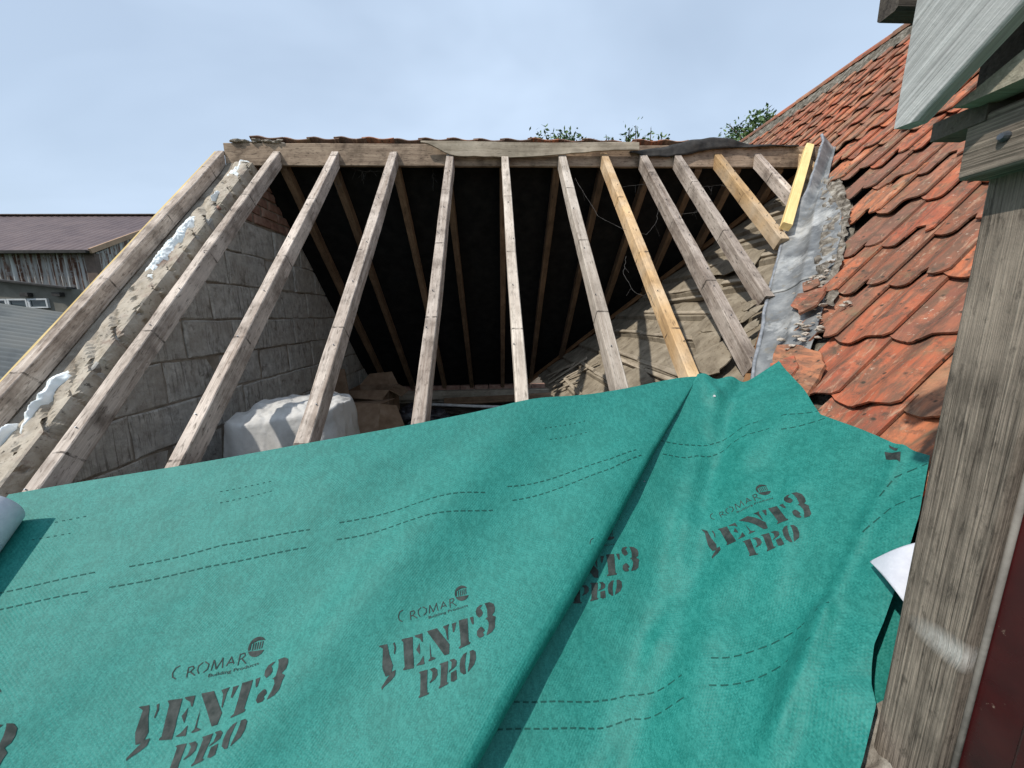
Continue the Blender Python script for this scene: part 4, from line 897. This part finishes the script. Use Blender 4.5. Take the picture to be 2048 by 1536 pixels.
# second length of the same cloth lower down, by the dormer post, with a turned-back white corner
def low(u, v): x = .60+.42*u; y = .50+.33*v+.10*u*v; return on_r(x, y, -.015+.008*noise.noise(Vector((x*16, y*16, 3))))
gv, gf = grid(26, 26, low)
lw = tag(obj('membrane_offcut', gv, gf, 'membrane', smooth=True), 'dark green membrane offcut tucked under the big sheet beside the weathered post', 'roofing membrane')
A, B, C = Vector((.880, .753, 3.412)), Vector((.965, .700, 3.50)), Vector((.852, .640, 3.385))
def corner(u, v):
    p = A.lerp(B.lerp(C, v), u); n_ = Vector((-.5, -.6, .6))
    side = (1-abs(2*v-1)); return tuple(p+n_*.016*sin(u*pi)*(1)+Vector((0, 0, .010))*sin(v*pi)*u - (B-A).cross(C-A).normalized()*.012*sin(u*pi*.9))
gv, gf = grid(16, 16, corner)
o = obj('turned_corner', gv, gf, 'membrane_white', lw, smooth=True); o['label'] = 'white underside of a turned-back corner'
sm = o.modifiers.new('thickness', 'SOLIDIFY'); sm.thickness = .0015

# ------------------------------------------------------------------ timber dormer on the right
dm = thing('dormer', (.8, .4, 3.1), 'weathered timber dormer corner with post, bolted beam and silvered bargeboard', 'dormer')
beam('post', (.731, .5135, 2.95), (.731, .5135, 4.20), .099, .05, (-1, 0, 0), 'oak_post', dm, jit=.0012, seg=24)
cm = MB(); cm.tube([(.752, .4615, 2.95), (.752, .4615, 4.2)], .0045, 8); cm.obj('caulk_bead', 'caulk', dm, smooth=True)
fr_ = MB(); fr_.box((.755, -.35, 2.95), (.87, .4605, 4.18)); wf = fr_.obj('window_frame', 'oxblood', dm)
for q, (a, b_) in enumerate((((.749, .385, 2.95), (.757, .405, 4.17)), ((.745, -.3, 2.95), (.757, .345, 4.17)))):
    mb = MB(); mb.box(a, b_); o = mb.obj('beading', 'oxblood', dm); bv = o.modifiers.new('bevel', 'BEVEL'); bv.width = .004; bv.segments = 3
beam('bolted_beam', (.69, .566, 4.227), (.69, .10, 4.227), .082, .06, (-1, 0, 0), 'oak', dm, jit=.001, seg=16)
bo = MB(); bp0 = Vector((.69, .520, 4.227)); bo.tube([bp0+Vector((.01, 0, 0)), bp0-Vector((.003, 0, 0)), bp0-Vector((.008, 0, 0))], [.0065, .0065, .004], 10); bo.obj('bolt', 'steel', dm)
# bargeboard: plumb cut lower end, rising towards the ridge
tb = (4.349-4.272)/(.576-.476)
bgp = [(.610, 4.274), (.576, 4.272), (-.2, 4.272+.776*tb), (-.2, 4.272+.776*tb+.24), (.604, 4.50)]
def barge(x0, x1): return lambda p: (x0, p[0], p[1])
o = beam('bargeboard', (.62, .76, 4.355-.14*tb), (.62, -.25, 4.355+.87*tb), .185, .026, (-1, 0, 0), 'oak_pale', dm, jit=.0012, seg=24)
bm = bmesh.new(); bm.from_mesh(o.data); inv = WM[o.name].inverted()
for pc, nn in (((.62, .6065, 4.3), (0, 1, .028)), ((.62, .59, 4.2725), (0, .08, -1))):
    bmesh.ops.bisect_plane(bm, geom=bm.verts[:]+bm.edges[:]+bm.faces[:], plane_co=inv @ Vector(pc), plane_no=inv.to_3x3() @ Vector(nn), clear_outer=True)
    bmesh.ops.holes_fill(bm, edges=[e for e in bm.edges if e.is_boundary], sides=60)
bm.to_mesh(o.data); bm.free()
mb = MB(); mb.prism([(.566, 4.283), (-.15, 4.612), (-.15, 4.281), (.555, 4.280)], lambda p: (.66, p[0], p[1]), lambda p: (.70, p[0], p[1])); mb.obj('rafter_foot', 'oak_olive', dm)
bk = MB(); bk.box((.706, -.2, 4.286), (.78, .578, 4.9)); bk.obj('dark_backing', 'oak_shaded', dm)  # dark sheet added to stand in for the shadowed void behind the bargeboard
sb_ = MB(); sb_.box((.688, .545, 4.258), (.738, .612, 4.284)); sb_.obj('soffit_board', 'oak_shaded', dm)
beam('eaves_board', (.66, .688, 4.60), (1.5, .688, 4.60), .034, .122, (0, 0, 1), 'oak_shaded', dm, jit=.001)
ck = MB(); ck.box((.802, .52, 2.9), (1.9, .563, 4.45)); ck.obj('dormer_cheek', 'oak_shaded', dm)
rfp = MB(); rfp.prism([(.61, 4.55), (-.3, 4.55+.91*tb), (-.3, 4.59+.91*tb), (.61, 4.59)], lambda p: (.63, p[0], p[1]), lambda p: (2.0, p[0], p[1])); rfp.obj('dormer_roof', 'oak_shaded', dm)
# lead apron at the post's foot
gv, gf = grid(20, 14, lambda u, v: on_r(.66+.14*u, .50+.10*v, .012+.010*noise.noise(Vector((u*5, v*5, 1)))))
tag(obj('lead_apron', gv, gf, 'fillet', smooth=True), 'small grey lead apron at the foot of the weathered post', 'lead flashing')

# ------------------------------------------------------------------ farm buildings at the left
bn = thing('barn', (-21, 20, 0), 'brown roofed barn clad in rusty corrugated iron at the far left', 'barn')
def corr(name, p0, du, dv, nu, nn, amp, mat, parent, wave):
    """corrugated sheet: du across the ribs, dv along them"""
    p0, du, dv, nn = Vector(p0), Vector(du), Vector(dv), Vector(nn).normalized()
    vs = []
    for j in (0, 1):
        for i in range(nu+1):
            t = i/nu; vs.append(p0+du*t+dv*j+nn*amp*sin(2*pi*t*wave))
    return obj(name, vs, [(i, i+1, nu+2+i, nu+1+i) for i in range(nu)], mat, parent, smooth=True)
XE = -17.6; ye, ze, yr, zrd = 18.0, 7.02, 23.2, 9.75
corr('wall_cladding', (-46, 18.1, 0), (46+XE-.25, 0, 0), (0, 0, 6.98), 1600, (0, -1, 0), .07, 'rusty_iron', bn, 99)
corr('gable_cladding', (XE-.02, 18.15, 0), (0, 10.1, 0), (0, 0, 7.0), 300, (1, 0, 0), .03, 'rusty_iron', bn, 50)
mb = MB(); mb.prism([(18.1, 6.9), (28.3, 6.9), (yr, zrd-.06)], lambda p: (XE-.15, *p), lambda p: (XE-.06, *p)); mb.obj('gable_infill', 'rusty_iron', bn)
corr('roof_sheeting', (-46, 17.75, ze-.03), (46+XE+.1, 0, 0), (0, yr-17.75, zrd-ze+.03), 900, (0, -.5, 1), .012, 'barn_roof', bn, 80)
corr('roof_sheeting', (-46, 28.6, ze-.03), (46+XE+.1, 0, 0), (0, yr-28.6, zrd-ze+.03), 300, (0, .5, 1), .02, 'barn_roof', bn, 60)
mb = MB(); mb.box((-46, 17.62, 6.88), (XE+.05, 17.76, 7.0)); mb.obj('gutter', 'dark_trim', bn)
beam('barge_trim', (XE+.13, 17.7, ze+.04), (XE+.13, yr, zrd+.06), .10, .20, (0, -.5, 1), 'orange_trim', bn)
mb = MB(); mb.box((XE-.42, 17.98, 0), (XE+.02, 18.2, 6.92)); mb.obj('corner_post', 'post_brown', bn)
beam('ridge_cap', (-46, yr, zrd+.07), (XE+.15, yr, zrd+.07), .35, .05, (0, 0, 1), 'post_brown', bn)
sh = thing('shed', (-16, 13.2, 0), 'grey lean-to shed wall with a row of white framed windows below the barn', 'shed')
mb = MB(); mb.prism([(-19.5, 0), (-13.65, 0), (-13.65, 5.02), (-19.5, 5.76)], lambda p: (p[0], 13.0, p[1]), lambda p: (p[0], 13.3, p[1])); mb.obj('wall', 'render_grey', sh)
beam('verge_board', (-19.6, 12.9, 5.83), (-13.5, 12.9, 5.055), .30, .06, (0, 0, 1), 'dark_trim', sh)
for xx in (-14.95, -13.98): mb = MB(); mb.box((xx-.12, 12.85, 4.78), (xx+.12, 13.0, 4.90)); mb.obj('bracket', 'dark_trim', sh)
for i in range(4):
    xa = -14.98-.62*i
    w_ = MB(); x0, x1, z0, z1 = xa, xa+.60, 4.42, 4.72
    w_.box((x0, 12.93, z0), (x0+.06, 13.0, z1)); w_.box((x1-.05, 12.93, z0), (x1, 13.0, z1)); w_.box((x0+.06, 12.93, z1-.05), (x1-.05, 13.0, z1)); w_.box((x0+.06, 12.93, z0), (x1-.05, 13.0, z0+.04))
    wo_ = w_.obj('window', 'white_paint', sh); g_ = MB(); g_.box((x0+.05, 12.965, z0+.03), (x1-.04, 12.975, z1-.04)); g_.obj('pane', 'glass', wo_)
lt = thing('lean_to_roof', (-15, 10, 3), 'grey corrugated lean-to roof sloping down in front of the shed windows', 'lean-to roof')
corr('roof_sheet', (-20, 12.92, 5.25), (0, -7.5, -7.5*.27), (9.6, 0, -9.6*.165), 480, (0.16, -.26, 1), .05, 'fibre_cement', lt, 34)
mb = MB(); mb.box((-19.9, 5.6, 0), (-10.6, 5.8, 1.5)); mb.box((-10.7, 5.6, 0), (-10.5, 12.9, 1.6)); mb.obj('wall', 'render_grey', lt)

# ------------------------------------------------------------------ trees behind the ridge
def tree(name, x, y, top, rad, label, seed, sparse=False, crown_h=3.2):
    r = random.Random(seed); t = thing(name, (x, y, 0), label, 'tree', None)
    mb = MB(); zt = top-crown_h*.75; mb.tube([(x, y, 0), (x+.1, y, zt*.5), (x, y+.1, zt), (x, y, top-.8)], [.24, .19, .13, .04], 9); tips = []
    for k in range(16):
        a = r.uniform(0, 2*pi); z0 = r.uniform(zt*.75, top-1.0); d = rad*r.uniform(.5, .95); p1 = Vector((x+cos(a)*d*.6, y+sin(a)*d*.6, z0+r.uniform(.4, 1.0))); p2 = Vector((x+cos(a)*d, y+sin(a)*d, min(top-.1, z0+r.uniform(.9, 1.8))))
        mb.tube([(x, y, z0), p1, p2], [.07, .04, .015], 6); tips += [p1, p2]
    lf = MB(); n_ = 3600
    def leaf(p, s):
        a, b_ = Vector((r.gauss(0, 1), r.gauss(0, 1), r.gauss(0, .6))).normalized(), Vector((r.gauss(0, 1), r.gauss(0, 1), r.gauss(0, 1))); b_ = (b_-a*b_.dot(a)).normalized()
        lf.add([p-a*s, p+b_*s*.45, p+a*s, p-b_*s*.45], [(0, 1, 2, 3)])
    cl = []
    for _ in range(70):
        a = r.uniform(0, 2*pi); q = r.random()**.5; zz = r.uniform(-1, 1); rr_ = sqrt(max(0, 1-zz*zz)); cl.append(Vector((x+cos(a)*rad*q*rr_, y+sin(a)*rad*q*rr_, top-crown_h*.5-.05+zz*(crown_h*.5-.12))))
    cl += tips
    for _ in range(n_):
        c = r.choice(cl); p = c+Vector((r.gauss(0, .20), r.gauss(0, .20), r.gauss(0, .15)))
        if p.z < top-.12 or r.random() < .3: leaf(p, r.uniform(.05, .10))
    if sparse is not False:
        for (dx, zt2) in sparse:
            b0 = Vector((x+dx*.9, y-.2, top-.5)); tp2 = Vector((x+dx, y-.2, zt2)); mb.tube([b0, b0.lerp(tp2, .5)+Vector((.03, 0, 0)), tp2], [.03, .02, .010], 5)
            for q in range(34):
                k = r.uniform(.0, .92); p = b0.lerp(tp2, k)+Vector((r.gauss(0, .10), r.gauss(0, .1), r.gauss(0, .06))); leaf(p, r.uniform(.06, .11))
    mb.obj('trunk', 'bark', t); lf.obj('crown', 'leaf', t)
tree('ash_tree', 2.6, 14.2, 10.08, 1.3, 'rounded treetop peeping over the ridge tiles left of the sparse sprigs', 5, [(-.3, 10.06), (.0, 10.14), (.25, 10.08)])
tree('ash_tree', 4.9, 14.5, 9.95, 1.6, 'treetop of sparse leafy sprigs above the middle of the ridge', 8, [(-.85, 10.20), (-.6, 10.12), (-.15, 10.25), (.2, 10.5), (.55, 10.2), (.75, 10.42), (1.15, 10.30), (1.4, 10.12)])
tree('hedge_tree', 9.35, 14.0, 10.75, 1.35, 'dense green tree beyond the foot of the tiled roof ridge', 11, [(-.3, 10.7), (.1, 10.9)])
